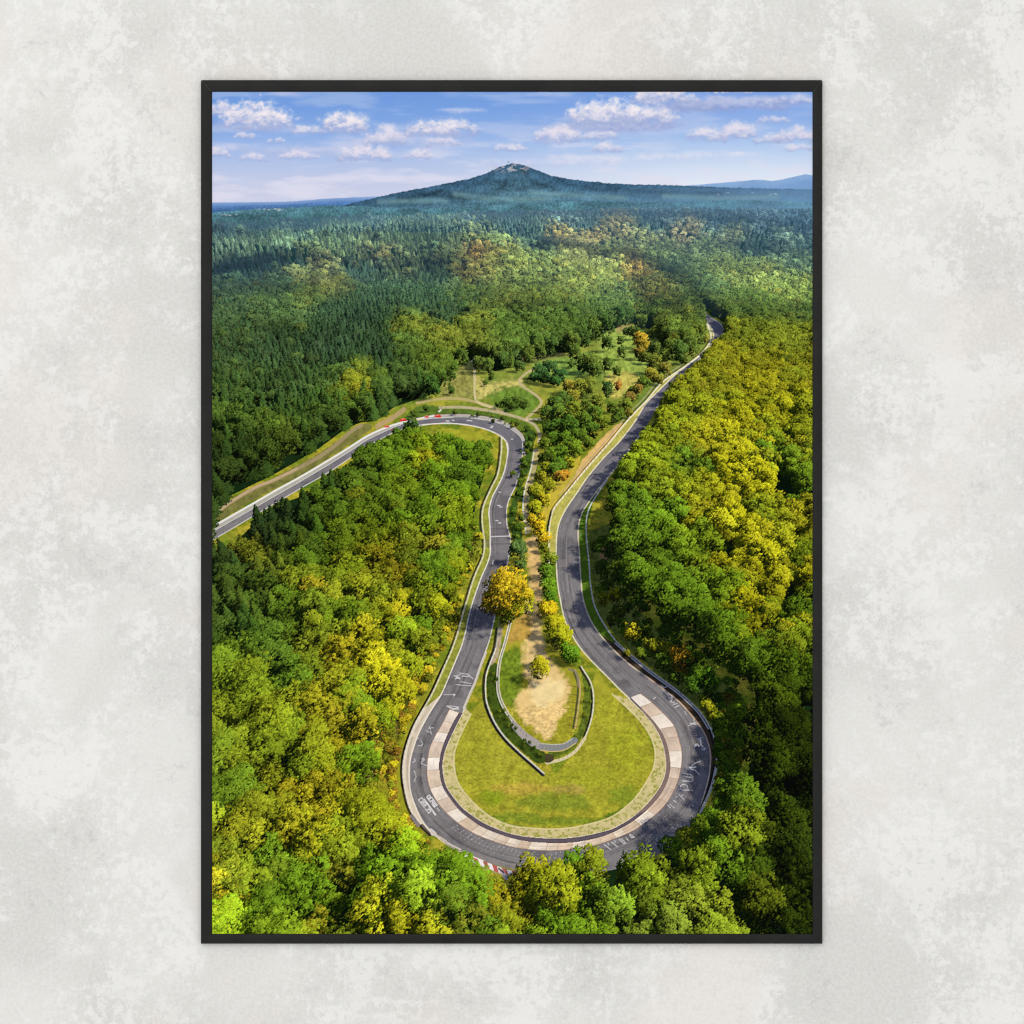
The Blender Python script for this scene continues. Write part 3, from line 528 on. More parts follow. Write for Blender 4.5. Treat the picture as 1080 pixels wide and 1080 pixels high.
    blk((441.5, 843.6), [[(0, 0), (0, 4), (2.4, 4)], [(0, 0), (3, 0)], [(3.6, 0), (3.6, 3.6)], [(3.6, 0), (10, 0)], [(5, 1.6), (9.2, 1.6), (9.2, 3.4), (5, 3.4), (5, 1.6)], [(11.5, 0), (18, 0)], [(13, 3.2), (17.5, 3), (17.5, 0)], [(13.6, 1.4), (15.5, 2.8)]], .9)
    mark([[(461, 852), (463.5, 855)]], .8, .7)
    stroke(img, [(465, 829), (466, 831)], 1, W, .8); stroke(img, [(467, 834), (468.5, 836)], 1.2, W, .8); stroke(img, [(470, 839), (471.5, 841)], 1.0, W, .7)
    for k in range(34):                           # dotted rows and chalk names round the foot
        t = .27 + .3 * k / 34
        p = at(O, t); q = at(I, t); nn = (p - q) / np.hypot(*(p - q))
        for r, al in ((2.6, .75), (5.2, .5), (7.8, .6), (11, .35)):
            if rng.random() < .8:
                c = p + nn * (r + rng.normal(0, .4)); stroke(img, [c, c + nn * rng.uniform(.2, .9)], rng.uniform(.5, .9), W, al * rng.uniform(.4, 1), smooth=False)
    for k in range(14):
        c = np.array([rng.uniform(590, 612), 0]); c[1] = rng.uniform(590, 660); 
        stroke(img, [c, c + rng.normal(0, 1.2, 2)], .6, W, .35, smooth=False)
    for (x, y, w) in [(472, 444, 3), (478, 443.3, 1.6), (495, 443.6, 5), (519, 449.6, 2), (518, 451, 2), (540, 463, 1.5), (526, 533, 3), (524, 549, 2.2), (527, 551.4, 2.4), (527, 519, 2), (528, 534.5, 3)]:
        stroke(img, [(x - w / 2, y), (x + w / 2, y + .3)], 1.0, W, .8, smooth=False)
    stroke(img, [(518, 566), (537, 565.4)], 1.1, (214, 208, 206), .8); stroke(img, [(520, 591), (519.5, 595)], .9, W, .8)
    for yy, x0, x1 in ((475.5, 537, 549), (558, 517, 536), (574, 518, 537), (596, 515, 534)):
        stroke(img, [(x0, yy), (x1, yy - .5)], 1.2, (70, 66, 76), .35)
    # ---- red cars and posts on the upper bend
    for x, y, w, h in ((407.5, 449.8, 6, 2.6), (425, 442.9, 7, 3.4), (450, 439.5, 4.5, 2.6), (461.5, 438.8, 7, 3.2), (437, 442, 5, 1.4)):
        area(img, [(x - w / 2, y + h * .4), (x - w * .4, y - h * .1), (x - w * .15, y - h * .5), (x + w * .25, y - h * .5), (x + w / 2, y), (x + w / 2, y + h * .4)], (206, 62, 50), .5, .2, 160, 2)
        stroke(img, [(x - w * .2, y - h * .25), (x + w * .2, y - h * .3)], .8, (240, 170, 150), .7)
    stroke(img, [(463, 434), (465, 432.5)], 1.6, (232, 230, 224), .9); stroke(img, [(440, 443), (446, 442)], 1.2, (226, 196, 80), .6)
    stroke(img, [(413, 453.6), (416, 453)], 1.2, (200, 80, 90), .7)
# ---------------------------------------------------------------- trees of the picture
def unit(v):
    return v / (np.linalg.norm(v, axis=-1, keepdims=True) + 1e-9)

def broadleaf_shape(r, n=12000):
    """points, normals, occlusion and tint of a leafy crown of radius 1 about the origin"""
    L = 28
    d = unit(r.normal(size=(L, 3)) + np.array([0, 0, .35])); d[:, 2] = np.maximum(d[:, 2], -.45)
    lc = d * r.uniform(.42, .86, (L, 1)) * np.array([1, 1, .95]); lr = r.uniform(.20, .40, L)
    C = 24
    cd = unit(r.normal(size=(L, C, 3)) + d[:, None] * .7)
    cc = lc[:, None] + cd * lr[:, None, None] * r.uniform(.75, 1.25, (L, C, 1)); cr = lr[:, None] * r.uniform(.15, .32, (L, C))
    li = r.integers(0, L, n); ci = r.integers(0, C, n)
    ld = unit(r.normal(size=(n, 3)) + cd[li, ci] * .5)
    p = cc[li, ci] + ld * cr[li, ci][:, None] * r.uniform(.5, 1.2, (n, 1))
    nrm = unit(.20 * unit(p) + .42 * cd[li, ci] + .55 * ld)
    rad = np.linalg.norm(p, axis=1); lrad = np.linalg.norm(p - lc[li], axis=1) / lr[li]
    ao = ss(.35, 1.0, rad) * (.22 + .78 * ss(.6, 1.3, lrad)) * (.45 + .55 * ss(-.4, 1.0, (ld * cd[li, ci]).sum(1)))
    tint = r.normal(0, .10, (L,))[li] + r.normal(0, .15, (L, C))[li, ci] + r.normal(0, .08, n)
    return p.astype(np.float32), nrm.astype(np.float32), ao.astype(np.float32), tint.astype(np.float32)

def conifer_shape(r, n=4000):
    """a spruce: height 1 from 0 to 1, base radius about .2 at unit height"""
    h = 1 - np.sqrt(r.random(n)) * .97
    tiers = 11
    ph = (h * tiers + r.normal(0, .08, n)) % 1.0
    ang = r.uniform(0, 2 * np.pi, n); spoke = .62 + .5 * np.abs(np.sin(ang * 3.5 + np.floor(h * tiers) * 1.7))
    rad = .235 * (1 - h) ** .85 * (1.12 - .42 * ph) * spoke * r.uniform(.55, 1.15, n)
    p = np.stack([rad * np.cos(ang), rad * np.sin(ang), h + .02 * (ph - .5)], 1)
    nrm = unit(np.stack([np.cos(ang), np.sin(ang), .55 + .5 * ph], 1) + r.normal(0, .5, (n, 3)))
    ao = (.35 + .65 * (1 - ph)) * (.5 + .5 * ss(0, .5, h))
    return p.astype(np.float32), nrm.astype(np.float32), ao.astype(np.float32), r.normal(0, .13, n).astype(np.float32)

BROAD = [broadleaf_shape(np.random.default_rng(100 + k)) for k in range(10)]
CONIF = [conifer_shape(np.random.default_rng(200 + k)) for k in range(6)]

# colour of sunlit crowns by place: (x, y, rgb, share of conifers)
ANCH = [
 (240, 232, (92, 128, 130), .9), (300, 230, (84, 124, 128), .9), (400, 228, (84, 124, 130), .9), (500, 226, (92, 132, 140), .8), (600, 226, (98, 138, 150), .7), (700, 228, (104, 146, 168), .6), (800, 230, (100, 146, 182), .6), (855, 232, (92, 140, 184), .6),
 (240, 252, (100, 138, 118), 1), (290, 247, (94, 132, 112), 1), (350, 242, (88, 126, 104), 1), (410, 238, (92, 130, 104), 1), (470, 238, (88, 124, 106), 1), (540, 234, (84, 128, 132), 1), (620, 236, (86, 130, 138), 1), (690, 236, (78, 120, 138), 1), (760, 236, (78, 120, 146), 1), (840, 238, (72, 116, 150), 1),
 (230, 282, (30, 60, 70), 1), (255, 276, (30, 60, 70), 1), (285, 271, (34, 64, 72), 1), (315, 274, (40, 70, 70), .9), (225, 265, (90, 126, 108), 1), (265, 258, (86, 120, 100), 1), (236, 238, (56, 92, 104), 1), (275, 235, (52, 88, 98), 1), (320, 231, (54, 92, 104), 1), (320, 264, (96, 124, 84), .8), (350, 258, (90, 122, 86), 1), (400, 256, (88, 118, 84), 1), (450, 250, (80, 116, 92), 1), (500, 240, (116, 144, 96), .7), (520, 252, (98, 126, 78), .5), (560, 244, (84, 124, 112), .9), (590, 248, (156, 146, 78), .1), (575, 258, (64, 96, 84), .6), (625, 246, (158, 146, 84), .1), (650, 240, (142, 142, 96), .2), (680, 250, (126, 140, 90), .1), (720, 245, (140, 138, 102), .2), (770, 245, (118, 138, 104), .2), (830, 250, (104, 142, 134), .4), (855, 262, (78, 124, 132), .6),
 (240, 300, (58, 90, 76), .7), (300, 300, (66, 98, 74), .6), (320, 290, (110, 128, 80), 0), (345, 300, (106, 118, 72), .2), (335, 275, (104, 112, 76), .2), (380, 280, (62, 100, 88), 1), (430, 270, (108, 136, 98), .9), (400, 262, (132, 138, 92), .5), (460, 290, (74, 114, 88), 1), (480, 262, (112, 138, 92), .7), (500, 266, (168, 142, 76), .2), (520, 266, (140, 142, 74), 0), (498, 285, (128, 130, 72), .1), (540, 275, (118, 140, 76), 0), (580, 280, (100, 124, 72), .1), (600, 265, (118, 132, 78), .1), (640, 262, (112, 130, 76), .1), (690, 268, (96, 122, 76), .1), (740, 262, (110, 142, 98), .1), (800, 258, (70, 112, 108), .9), (845, 275, (92, 130, 104), .3),
 (240, 335, (60, 92, 66), .5), (290, 330, (70, 102, 66), .45), (325, 318, (90, 114, 66), .3), (350, 330, (62, 98, 74), 1), (400, 310, (64, 102, 80), 1), (450, 320, (66, 104, 78), 1), (380, 340, (54, 90, 72), 1), (500, 310, (82, 112, 68), .4), (470, 330, (62, 98, 72), .8), (530, 310, (96, 118, 60), .1), (570, 310, (94, 118, 60), .1), (610, 300, (104, 124, 64), .1), (650, 285, (108, 126, 64), .1), (650, 310, (84, 112, 64), .5), (690, 305, (120, 130, 64), 0), (668, 283, (156, 136, 66), 0), (710, 285, (78, 112, 80), 0), (740, 300, (80, 114, 76), 0), (760, 285, (116, 144, 78), 0), (800, 290, (124, 150, 76), 0), (840, 305, (118, 146, 74), 0), (730, 325, (92, 122, 66), .1), (790, 325, (98, 132, 64), 0), (845, 330, (102, 134, 68), 0),
 (240, 370, (56, 88, 60), .7), (300, 370, (54, 90, 64), .9), (350, 370, (50, 86, 66), 1), (400, 370, (50, 86, 64), 1), (440, 350, (112, 130, 56), 0), (430, 365, (84, 112, 56), .2), (470, 360, (120, 132, 56), .1), (465, 378, (96, 122, 50), .2), (500, 345, (108, 126, 56), .1), (540, 345, (86, 116, 56), 0), (590, 345, (84, 114, 56), .1), (630, 335, (72, 104, 58), .5), (680, 330, (84, 114, 58), .3), (700, 345, (100, 126, 60), .1), (780, 355, (132, 150, 50), 0), (840, 360, (138, 154, 52), 0),
 (240, 420, (60, 94, 52), .75), (300, 410, (56, 90, 54), .8), (350, 400, (58, 94, 56), .7), (377, 408, (128, 140, 46), 0), (420, 410, (58, 94, 52), .3), (330, 440, (58, 94, 46), .65), (260, 470, (56, 92, 44), .7), (240, 500, (54, 90, 44), .7), (290, 460, (92, 112, 46), .4), (340, 460, (62, 100, 44), .6), (400, 425, (60, 96, 48), .5), (240, 440, (76, 104, 48), .6),
 (760, 380, (160, 164, 44), 0), (800, 400, (170, 168, 40), 0), (840, 400, (150, 160, 44), 0), (730, 410, (150, 160, 44), 0), (720, 440, (156, 162, 42), 0), (780, 440, (180, 172, 38), 0), (830, 430, (176, 170, 40), 0), (850, 450, (150, 156, 40), 0), (700, 470, (146, 156, 40), 0), (745, 468, (196, 172, 42), 0), (790, 480, (196, 178, 38), 0), (815, 480, (96, 134, 40), 0), (830, 470, (150, 150, 40), 0), (855, 500, (120, 146, 42), 0),
 (670, 500, (140, 156, 40), 0), (700, 510, (150, 158, 40), 0), (740, 510, (158, 160, 38), 0), (770, 505, (212, 182, 36), 0), (795, 510, (200, 178, 36), 0), (845, 515, (110, 144, 42), 0), (725, 490, (104, 140, 48), 0), (660, 530, (96, 134, 40), 0), (700, 545, (116, 146, 40), 0), (740, 545, (170, 160, 38), 0), (775, 550, (206, 178, 36), 0), (800, 540, (150, 158, 40), 0), (845, 540, (160, 150, 38), 0),
 (660, 570, (82, 126, 38), 0), (690, 590, (76, 122, 36), 0), (730, 570, (120, 142, 38), 0), (780, 590, (206, 178, 38), 0), (760, 620, (120, 146, 38), 0), (800, 590, (196, 168, 36), 0), (840, 590, (130, 148, 38), 0), (855, 605, (208, 184, 36), 0), (790, 630, (208, 182, 34), 0), (800, 655, (170, 164, 34), 0), (670, 630, (72, 118, 34), 0), (710, 640, (74, 120, 34), 0), (750, 660, (76, 122, 34), 0), (830, 640, (96, 136, 36), 0), (825, 657, (206, 176, 40), 0), (850, 670, (136, 154, 40), 0), (790, 690, (90, 130, 36), 0), (750, 690, (72, 118, 32), 0), (840, 710, (84, 128, 34), .1), (810, 700, (100, 136, 36), 0), (800, 740, (78, 122, 30), 0), (845, 770, (60, 104, 28), .2), (840, 830, (56, 100, 28), .1), (800, 790, (80, 124, 32), 0), (790, 830, (96, 136, 34), 0), (780, 870, (104, 140, 36), 0), (755, 880, (120, 150, 40), 0), (775, 872, (150, 118, 40), 0), (845, 900, (88, 132, 40), 0), (845, 960, (80, 122, 36), 0), (800, 920, (88, 128, 36), 0), (740, 930, (132, 146, 40), 0), (700, 920, (128, 148, 36), 0), (765, 940, (158, 150, 34), 0), (720, 960, (140, 156, 70), 0), (690, 940, (110, 120, 40), 0), (770, 975, (140, 152, 46), 0), (800, 970, (112, 142, 40), 0),
 (300, 542, (48, 86, 46), .95), (330, 535, (54, 96, 42), .75), (350, 515, (56, 98, 44), .5), (275, 560, (46, 82, 46), .95), (380, 500, (66, 116, 40), .1), (420, 480, (96, 136, 38), 0), (450, 485, (168, 162, 38), 0), (480, 485, (86, 130, 38), 0), (505, 490, (84, 126, 36), 0), (370, 520, (116, 136, 44), 0), (340, 530, (80, 128, 40), 0), (420, 520, (122, 142, 38), 0), (460, 510, (92, 134, 36), 0), (490, 510, (62, 112, 34), 0), (480, 540, (134, 148, 38), 0), (430, 545, (110, 142, 38), 0), (455, 570, (140, 136, 40), 0), (485, 565, (92, 140, 38), 0), (505, 520, (120, 146, 36), 0), (495, 545, (130, 150, 34), 0),
 (260, 580, (140, 142, 48), .2), (235, 590, (52, 84, 46), .8), (285, 550, (50, 84, 46), .8), (320, 560, (58, 100, 42), .5), (350, 560, (122, 144, 38), 0), (390, 560, (128, 146, 38), 0), (330, 590, (100, 128, 40), .1), (400, 580, (156, 150, 38), 0), (430, 590, (120, 130, 40), 0), (460, 600, (90, 134, 38), 0), (480, 600, (150, 156, 36), 0), (240, 620, (78, 102, 44), .8), (240, 660, (60, 92, 42), .8), (265, 630, (84, 106, 44), .5), (300, 640, (96, 122, 40), .2), (340, 620, (120, 140, 40), 0), (370, 600, (132, 148, 38), 0), (415, 605, (178, 150, 40), 0), (395, 620, (144, 146, 40), 0), (360, 650, (110, 132, 38), 0), (335, 625, (158, 140, 42), 0),
 (290, 680, (64, 118, 46), 0), (315, 685, (120, 128, 40), 0), (240, 700, (110, 128, 38), 0), (270, 720, (118, 134, 38), 0), (300, 710, (76, 122, 42), 0), (360, 690, (170, 152, 40), 0), (400, 690, (174, 164, 36), 0), (415, 660, (178, 168, 38), 0), (430, 640, (176, 166, 36), 0), (445, 650, (84, 134, 38), 0), (425, 685, (88, 134, 38), 0), (455, 640, (150, 156, 36), 0), (470, 640, (166, 160, 36), 0), (350, 720, (140, 138, 38), 0), (410, 710, (190, 174, 36), 0), (440, 680, (140, 146, 40), 0), (385, 740, (100, 140, 38), 0), (360, 750, (206, 162, 44), 0), (400, 735, (176, 168, 34), 0), (300, 755, (130, 136, 38), 0), (240, 760, (122, 132, 38), 0), (330, 765, (150, 146, 38), 0), (430, 715, (158, 154, 38), 0),
 (240, 800, (112, 126, 38), 0), (280, 800, (124, 132, 36), 0), (310, 800, (98, 126, 38), 0), (365, 790, (196, 164, 40), 0), (350, 800, (140, 144, 36), 0), (385, 800, (110, 144, 36), 0), (240, 840, (96, 118, 36), 0), (280, 840, (118, 128, 36), 0), (308, 825, (200, 164, 44), 0), (330, 845, (172, 156, 38), 0), (370, 840, (146, 150, 34), 0), (390, 830, (130, 124, 40), 0), (240, 880, (126, 136, 38), 0), (290, 870, (154, 144, 40), 0), (330, 880, (160, 156, 38), 0), (375, 880, (134, 144, 36), 0), (410, 870, (158, 158, 36), 0), (425, 890, (132, 156, 36), 0), (460, 893, (134, 152, 38), 0), (445, 885, (140, 154, 38), 0), (415, 835, (170, 160, 38), 0), (410, 800, (176, 160, 40), 0),
 (240, 920, (120, 128, 38), 0), (228, 940, (206, 170, 44), 0), (280, 920, (104, 132, 38), 0), (325, 920, (108, 146, 38), 0), (370, 910, (140, 136, 42), 0), (400, 920, (88, 140, 34), 0), (430, 930, (70, 128, 32), 0), (250, 970, (126, 150, 36), 0), (290, 960, (86, 132, 36), 0), (330, 970, (150, 142, 42), 0), (370, 960, (120, 150, 36), 0), (400, 970, (160, 154, 38), 0), (430, 970, (196, 182, 38), 0), (480, 930, (104, 148, 36), 0), (510, 940, (112, 148, 40), 0), (520, 970, (88, 120, 40), 0), (480, 970, (140, 144, 48), 0), (455, 950, (110, 136, 40), 0), (535, 950, (176, 160, 40), 0), (530, 935, (180, 130, 44), 0),
 (560, 920, (156, 170, 38), 0), (565, 940, (170, 164, 36), 0), (545, 975, (150, 164, 38), 0), (590, 960, (60, 110, 34), 0), (610, 905, (150, 160, 40), 0), (600, 960, (96, 134, 36), 0), (610, 945, (160, 150, 40), 0), (625, 910, (156, 158, 38), 0), (645, 940, (84, 140, 34), 0), (620, 930, (100, 142, 34), 0), (660, 910, (100, 144, 36), 0), (672, 908, (190, 164, 38), 0), (690, 900, (120, 152, 38), 0), (620, 970, (110, 148, 36), 0), (660, 970, (136, 150, 60), 0), (730, 880, (104, 146, 38), 0), (735, 875, (150, 160, 38), 0), (745, 900, (88, 130, 34), 0),
]
AX = np.array([a[0] for a in ANCH], np.float32); AY = np.array([a[1] for a in ANCH], np.float32)
AC = np.array([a[2] for a in ANCH], np.float32); AK = np.array([a[3] for a in ANCH], np.float32)

def crown_colour(u, v):
    """inverse-distance blend of the anchor colours round each crown"""
    col = np.empty((len(u), 3), np.float32); con = np.empty(len(u), np.float32)
    for i in range(0, len(u), 20000):
        a, b = u[i:i + 20000, None], v[i:i + 20000, None]
        stretch = np.clip((b - 205) / 90, .35, 2.2)                   # zones are flatter far away
        d2 = (a - AX) ** 2 / (stretch * 1.0) + ((b - AY) * 1.5) ** 2 / stretch + 6
        w = d2 ** -2.2; w /= w.sum(1, keepdims=True)
        col[i:i + 20000] = w @ AC; con[i:i + 20000] = w @ AK
    return col, con

# trees that stand apart in the open: x, y of the crown's middle, radius (layout units), colour, kind, stretch
LONE = [(535, 624, 25, (196, 170, 42), 0, 1.0), (520, 638, 15, (184, 156, 42), 0, .9), (550, 634, 16, (160, 166, 40), 0, .9), (537, 644, 14, (150, 160, 36), 0, .9), (569, 706, 11.5, (178, 176, 40), 0, 1.15), (567, 698, 7, (182, 180, 40), 0, 1),
 (546, 582, 9.5, (92, 122, 70), 0, 1.3), (548, 597, 7, (86, 116, 60), 0, 1),
 (572, 567, 8, (206, 176, 40), 0, 1), (568, 556, 8, (214, 182, 36), 0, 1), (574, 577, 6, (120, 128, 36), 0, 1), (560, 548, 6, (190, 168, 40), 0, 1), (570, 545, 6, (180, 160, 50), 0, 1), (563, 536, 9, (160, 168, 40), 0, 1), (572, 528, 8, (176, 168, 44), 0, 1), (565, 518, 9, (150, 156, 40), 0, 1), (578, 512, 9, (140, 146, 40), 0, 1), (590, 503, 7, (196, 150, 60), 0, 1), (596, 500, 5, (190, 140, 50), 0, 1), (584, 496, 8, (90, 124, 44), 0, 1),
 (575, 603, 9, (94, 134, 40), 0, 1), (578, 618, 9, (104, 146, 38), 0, 1), (580, 631, 9, (86, 130, 38), 0, 1), (578, 646, 11, (206, 184, 36), 0, 1), (584, 660, 12, (176, 176, 36), 0, 1), (590, 674, 12, (160, 168, 36), 0, 1), (600, 688, 11, (100, 146, 40), 0, 1), (595, 668, 9, (170, 172, 38), 0, 1), (580, 590, 8, (110, 130, 40), 0, 1), (573, 640, 7, (150, 150, 40), 0, 1), (606, 693, 7, (110, 150, 40), 0, 1),
 (636, 632, 6.5, (164, 162, 36), 0, 1.3), (648, 630, 8, (184, 176, 36), 0, 1.4), (653, 645, 8, (96, 112, 40), 0, 1.3), (665, 668, 9, (176, 170, 38), 0, 1.6), (645, 655, 6, (90, 104, 40), 0, 1), (681, 668, 8, (110, 130, 38), 0, 1.3), (690, 682, 12, (140, 146, 40), 0, 1), (703, 686, 11, (150, 152, 42), 0, 1), (718, 697, 14, (178, 140, 44), 0, 1.1), (735, 703, 16, (112, 146, 42), 0, 1.1), (742, 716, 14, (90, 134, 36), 0, 1), (700, 700, 10, (84, 112, 36), 0, 1), (728, 722, 11, (70, 106, 32), 0, 1), (676, 690, 7, (100, 120, 38), 0, 1), (633, 600, 7, (80, 104, 40), 0, 1), (640, 618, 7, (84, 110, 40), 0, 1), (627, 575, 5, (96, 112, 40), 0, 1), (660, 690, 5, (110, 110, 40), 0, 1), (712, 714, 8, (80, 110, 34), 0, 1),
 (782, 752, 12, (120, 150, 36), 0, 1), (762, 775, 9, (120, 140, 36), 0, .8), (768, 800, 9, (110, 130, 40), 0, .8), (773, 770, 14, (110, 144, 36), 0, 1), (760, 822, 7, (150, 130, 50), 0, .8), (746, 745, 8, (160, 164, 38), 0, .8), (752, 753, 8, (140, 150, 36), 0, .8), (742, 738, 6, (130, 142, 36), 0, .8), (759, 760, 7, (120, 132, 36), 0, .8), (764, 840, 8, (90, 120, 36), 0, .9),
 (436, 450, 7, (70, 106, 50), 0, 1.3), (430, 452, 6, (76, 110, 50), 0, 1.2), (418, 456, 5, (70, 108, 46), 0, 1), (507, 468, 5, (90, 120, 50), 0, 1), (512, 478, 6, (84, 120, 40), 0, 1), (505, 476, 6, (92, 124, 44), 0, 1), (515, 470, 5, (80, 108, 40), 0, 1), (498, 470, 5, (110, 130, 44), 0, 1),
 (545, 424, 7, (76, 100, 44), 0, .8), (534, 425, 7, (70, 96, 42), 0, .8), (552, 426, 6, (74, 98, 44), 0, .8), (526, 427, 5, (76, 100, 44), 0, .7), (540, 428, 6, (66, 92, 40), 0, .7),
 (580, 388, 9, (62, 98, 60), 0, 1), (568, 392, 8, (66, 102, 60), 0, 1), (590, 396, 8, (58, 96, 56), 0, .9), (574, 398, 8, (58, 94, 54), 0, .9), (585, 402, 7, (60, 100, 50), 0, .8), (562, 398, 6, (66, 102, 58), 0, .9),
 (622, 382, 11, (106, 128, 60), 0, 1.1), (626, 390, 8, (90, 116, 56), 0, 1), (614, 386, 8, (86, 114, 54), 0, 1),
 (674, 358, 8, (196, 166, 62), 0, 1.15), (678, 364, 7, (170, 152, 56), 0, 1), (674, 372, 7, (140, 128, 56), 0, 1), (680, 378, 6, (96, 112, 50), 0, 1), (696, 346, 9, (130, 134, 56), 0, 1), (690, 352, 7, (108, 122, 54), 0, 1), (712, 345, 8, (110, 134, 92), 0, 1), (675, 340, 8, (96, 122, 56), 0, 1), (668, 350, 7, (84, 112, 54), 0, 1), (715, 372, 9, (86, 118, 60), 0, 1.4), (727, 366, 9, (100, 126, 60), 0, 1.4), (733, 358, 7, (96, 122, 60), 0, 1.2), (738, 350, 6, (120, 134, 70), 0, 1), (722, 356, 9, (90, 120, 64), 0, 1.4), (728, 340, 8, (104, 128, 60), 0, 1.3), (742, 357, 5, (146, 150, 70), 0, 1), (720, 378, 6, (110, 128, 60), 0, 1),
 (690, 384, 9, (122, 136, 58), 0, 1.2), (700, 390, 7, (140, 138, 64), 0, 1.2), (686, 396, 8, (160, 156, 60), 0, 1), (694, 400, 6, (140, 140, 60), 0, 1), (678, 404, 7, (96, 124, 50), 0, 1), (666, 412, 5, (90, 120, 50), 0, 1), (672, 412, 6, (150, 130, 64), 0, 1.3), (664, 420, 6, (140, 124, 64), 0, 1.3), (651, 407, 4.5, (176, 124, 66), 0, 1.4), (659, 428, 7, (110, 128, 50), 0, 1), (652, 437, 7, (86, 112, 44), 0, 1), (645, 430, 6, (92, 118, 48), 0, 1), (662, 436, 5, (120, 120, 50), 0, 1), (648, 442, 5, (80, 106, 42), 0, 1),
 (600, 408, 8, (160, 150, 66), 0, 1), (612, 410, 9, (130, 142, 58), 0, 1.2), (622, 408, 9, (120, 138, 58), 0, 1.2), (640, 412, 6.5, (66, 100, 54), 0, 1.8), (604, 418, 8, (146, 146, 60), 0, 1.1), (594, 422, 9, (86, 116, 54), 0, 1), (584, 426, 9, (80, 112, 52), 0, 1), (577, 436, 8, (84, 116, 52), 0, 1), (590, 436, 10, (96, 126, 50), 0, 1), (604, 434, 9, (120, 138, 50), 0, 1.3), (617, 432, 9, (96, 122, 50), 0, 1.2), (630, 424, 8, (120, 134, 56), 0, 1), (628, 438, 9, (90, 122, 46), 0, 1.1), (615, 446, 10, (92, 122, 46), 0, 1.2), (600, 450, 10, (80, 116, 44), 0, 1.2), (586, 450, 9, (76, 112, 44), 0, 1), (577, 452, 7, (80, 114, 46), 0, 1), (636, 446, 7, (110, 128, 44), 0, 1), (625, 455, 8, (80, 112, 42), 0, 1.1), (610, 462, 9, (90, 122, 42), 0, 1.1), (596, 464, 9, (92, 126, 42), 0, 1), (583, 464, 8, (86, 120, 42), 0, 1), (574, 468, 7, (100, 124, 44), 0, 1), (605, 474, 9, (110, 140, 42), 0, 1), (592, 478, 9, (92, 128, 40), 0, 1), (580, 480, 8, (96, 128, 42), 0, 1), (620, 468, 6, (100, 124, 42), 0, 1), (572, 482, 6, (100, 122, 44), 0, 1), (588, 490, 8, (84, 120, 40), 0, 1), (576, 494, 7, (140, 150, 40), 0, 1), (600, 488, 6, (150, 156, 40), 0, 1), (570, 502, 6, (150, 150, 44), 0, 1),
 (505, 384, 8, (96, 120, 58), 0, 1.2), (515, 386, 6, (90, 116, 56), 0, 1.3), (520, 377, 8, (74, 106, 60), 0, 1.2), (530, 380, 8, (80, 112, 58), 0, 1.2), (541, 376, 8, (78, 108, 60), 0, 1.2), (518, 396, 3.5, (84, 108, 54), 0, 1.6), (476, 396, 5, (80, 110, 54), 0, 1), (547, 386, 6, (80, 110, 56), 0, 1),
 (541, 500, 3.5, (86, 110, 40), 0, 1), (547, 520, 4, (74, 104, 36), 0, 1), (541, 540, 4, (80, 108, 38), 0, 1), (545, 556, 4.5, (78, 106, 38), 0, 1), (556, 470, 5, (86, 110, 44), 0, 1), (553, 490, 4.5, (80, 108, 40), 0, 1), (560, 462, 4, (74, 100, 42), 0, 1), (549, 508, 4, (90, 112, 40), 0, 1), (550, 546, 4, (90, 112, 40), 0, 1),
 (520, 444, 2.5, (70, 92, 40), 0, .8), (530, 441, 3, (74, 96, 40), 0, .8), (545, 447, 3, (76, 98, 42), 0, .8), (505, 437, 3, (80, 102, 44), 0, .8), (480, 435, 3, (84, 104, 46), 0, .8), (450, 431, 4, (80, 106, 46), 0, .9), (437, 436, 4, (84, 110, 46), 0, .9), (556, 452, 3.5, (72, 96, 40), 0, .9)]
LONE += [(x, y, s, c, 0, 1.45) for x, y, s, c in ((590, 360, 8, (84, 114, 60)), (602, 361, 9, (100, 124, 60)), (614, 357, 9, (78, 108, 58)), (626, 350, 9, (92, 118, 58)), (638, 343, 9, (72, 104, 58)), (650, 336, 8, (64, 98, 58)), (660, 333, 8, (70, 102, 58)), (580, 366, 8, (78, 108, 56)), (568, 370, 8, (90, 116, 56)), (556, 374, 8, (96, 120, 56)), (486, 378, 8, (84, 112, 54)), (474, 388, 8, (88, 118, 50)), (464, 400, 9, (80, 112, 48)), (455, 408, 9, (64, 100, 48)), (700, 338, 8, (100, 122, 58)), (690, 338, 8, (84, 112, 56)), (722, 335, 8, (110, 128, 58)), (640, 362, 6, (80, 108, 56)), (655, 372, 5, (84, 110, 56)), (606, 372, 7, (92, 120, 58)), (640, 385, 6, (88, 114, 54)), (706, 366, 7, (96, 120, 56)), (700, 376, 6, (104, 126, 56)), (690, 368, 6, (96, 118, 56)))]
LONE += [(438, 892, 11, (150, 160, 38), 0, 1), (444, 905, 10, (132, 148, 38), 0, 1), (468, 910, 14, (110, 146, 36), 0, 1), (486, 921, 14, (100, 140, 36), 0, 1), (502, 930, 13, (120, 148, 38), 0, 1), (520, 940, 13, (140, 154, 40), 0, 1), (538, 946, 12, (176, 156, 42), 0, 1), (420, 884, 12, (130, 150, 38), 0, 1), (474, 928, 14, (90, 134, 36), 0, 1), (455, 918, 14, (104, 142, 36), 0, 1), (592, 942, 12, (60, 96, 32), 0, 1), (563, 922, 15, (156, 170, 38), 0, 1.1), (576, 938, 13, (110, 140, 36), 0, 1), (555, 946, 13, (120, 140, 38), 0, 1), (605, 914, 15, (96, 138, 36), 0, 1.1), (622, 908, 15, (140, 154, 38), 0, 1)]
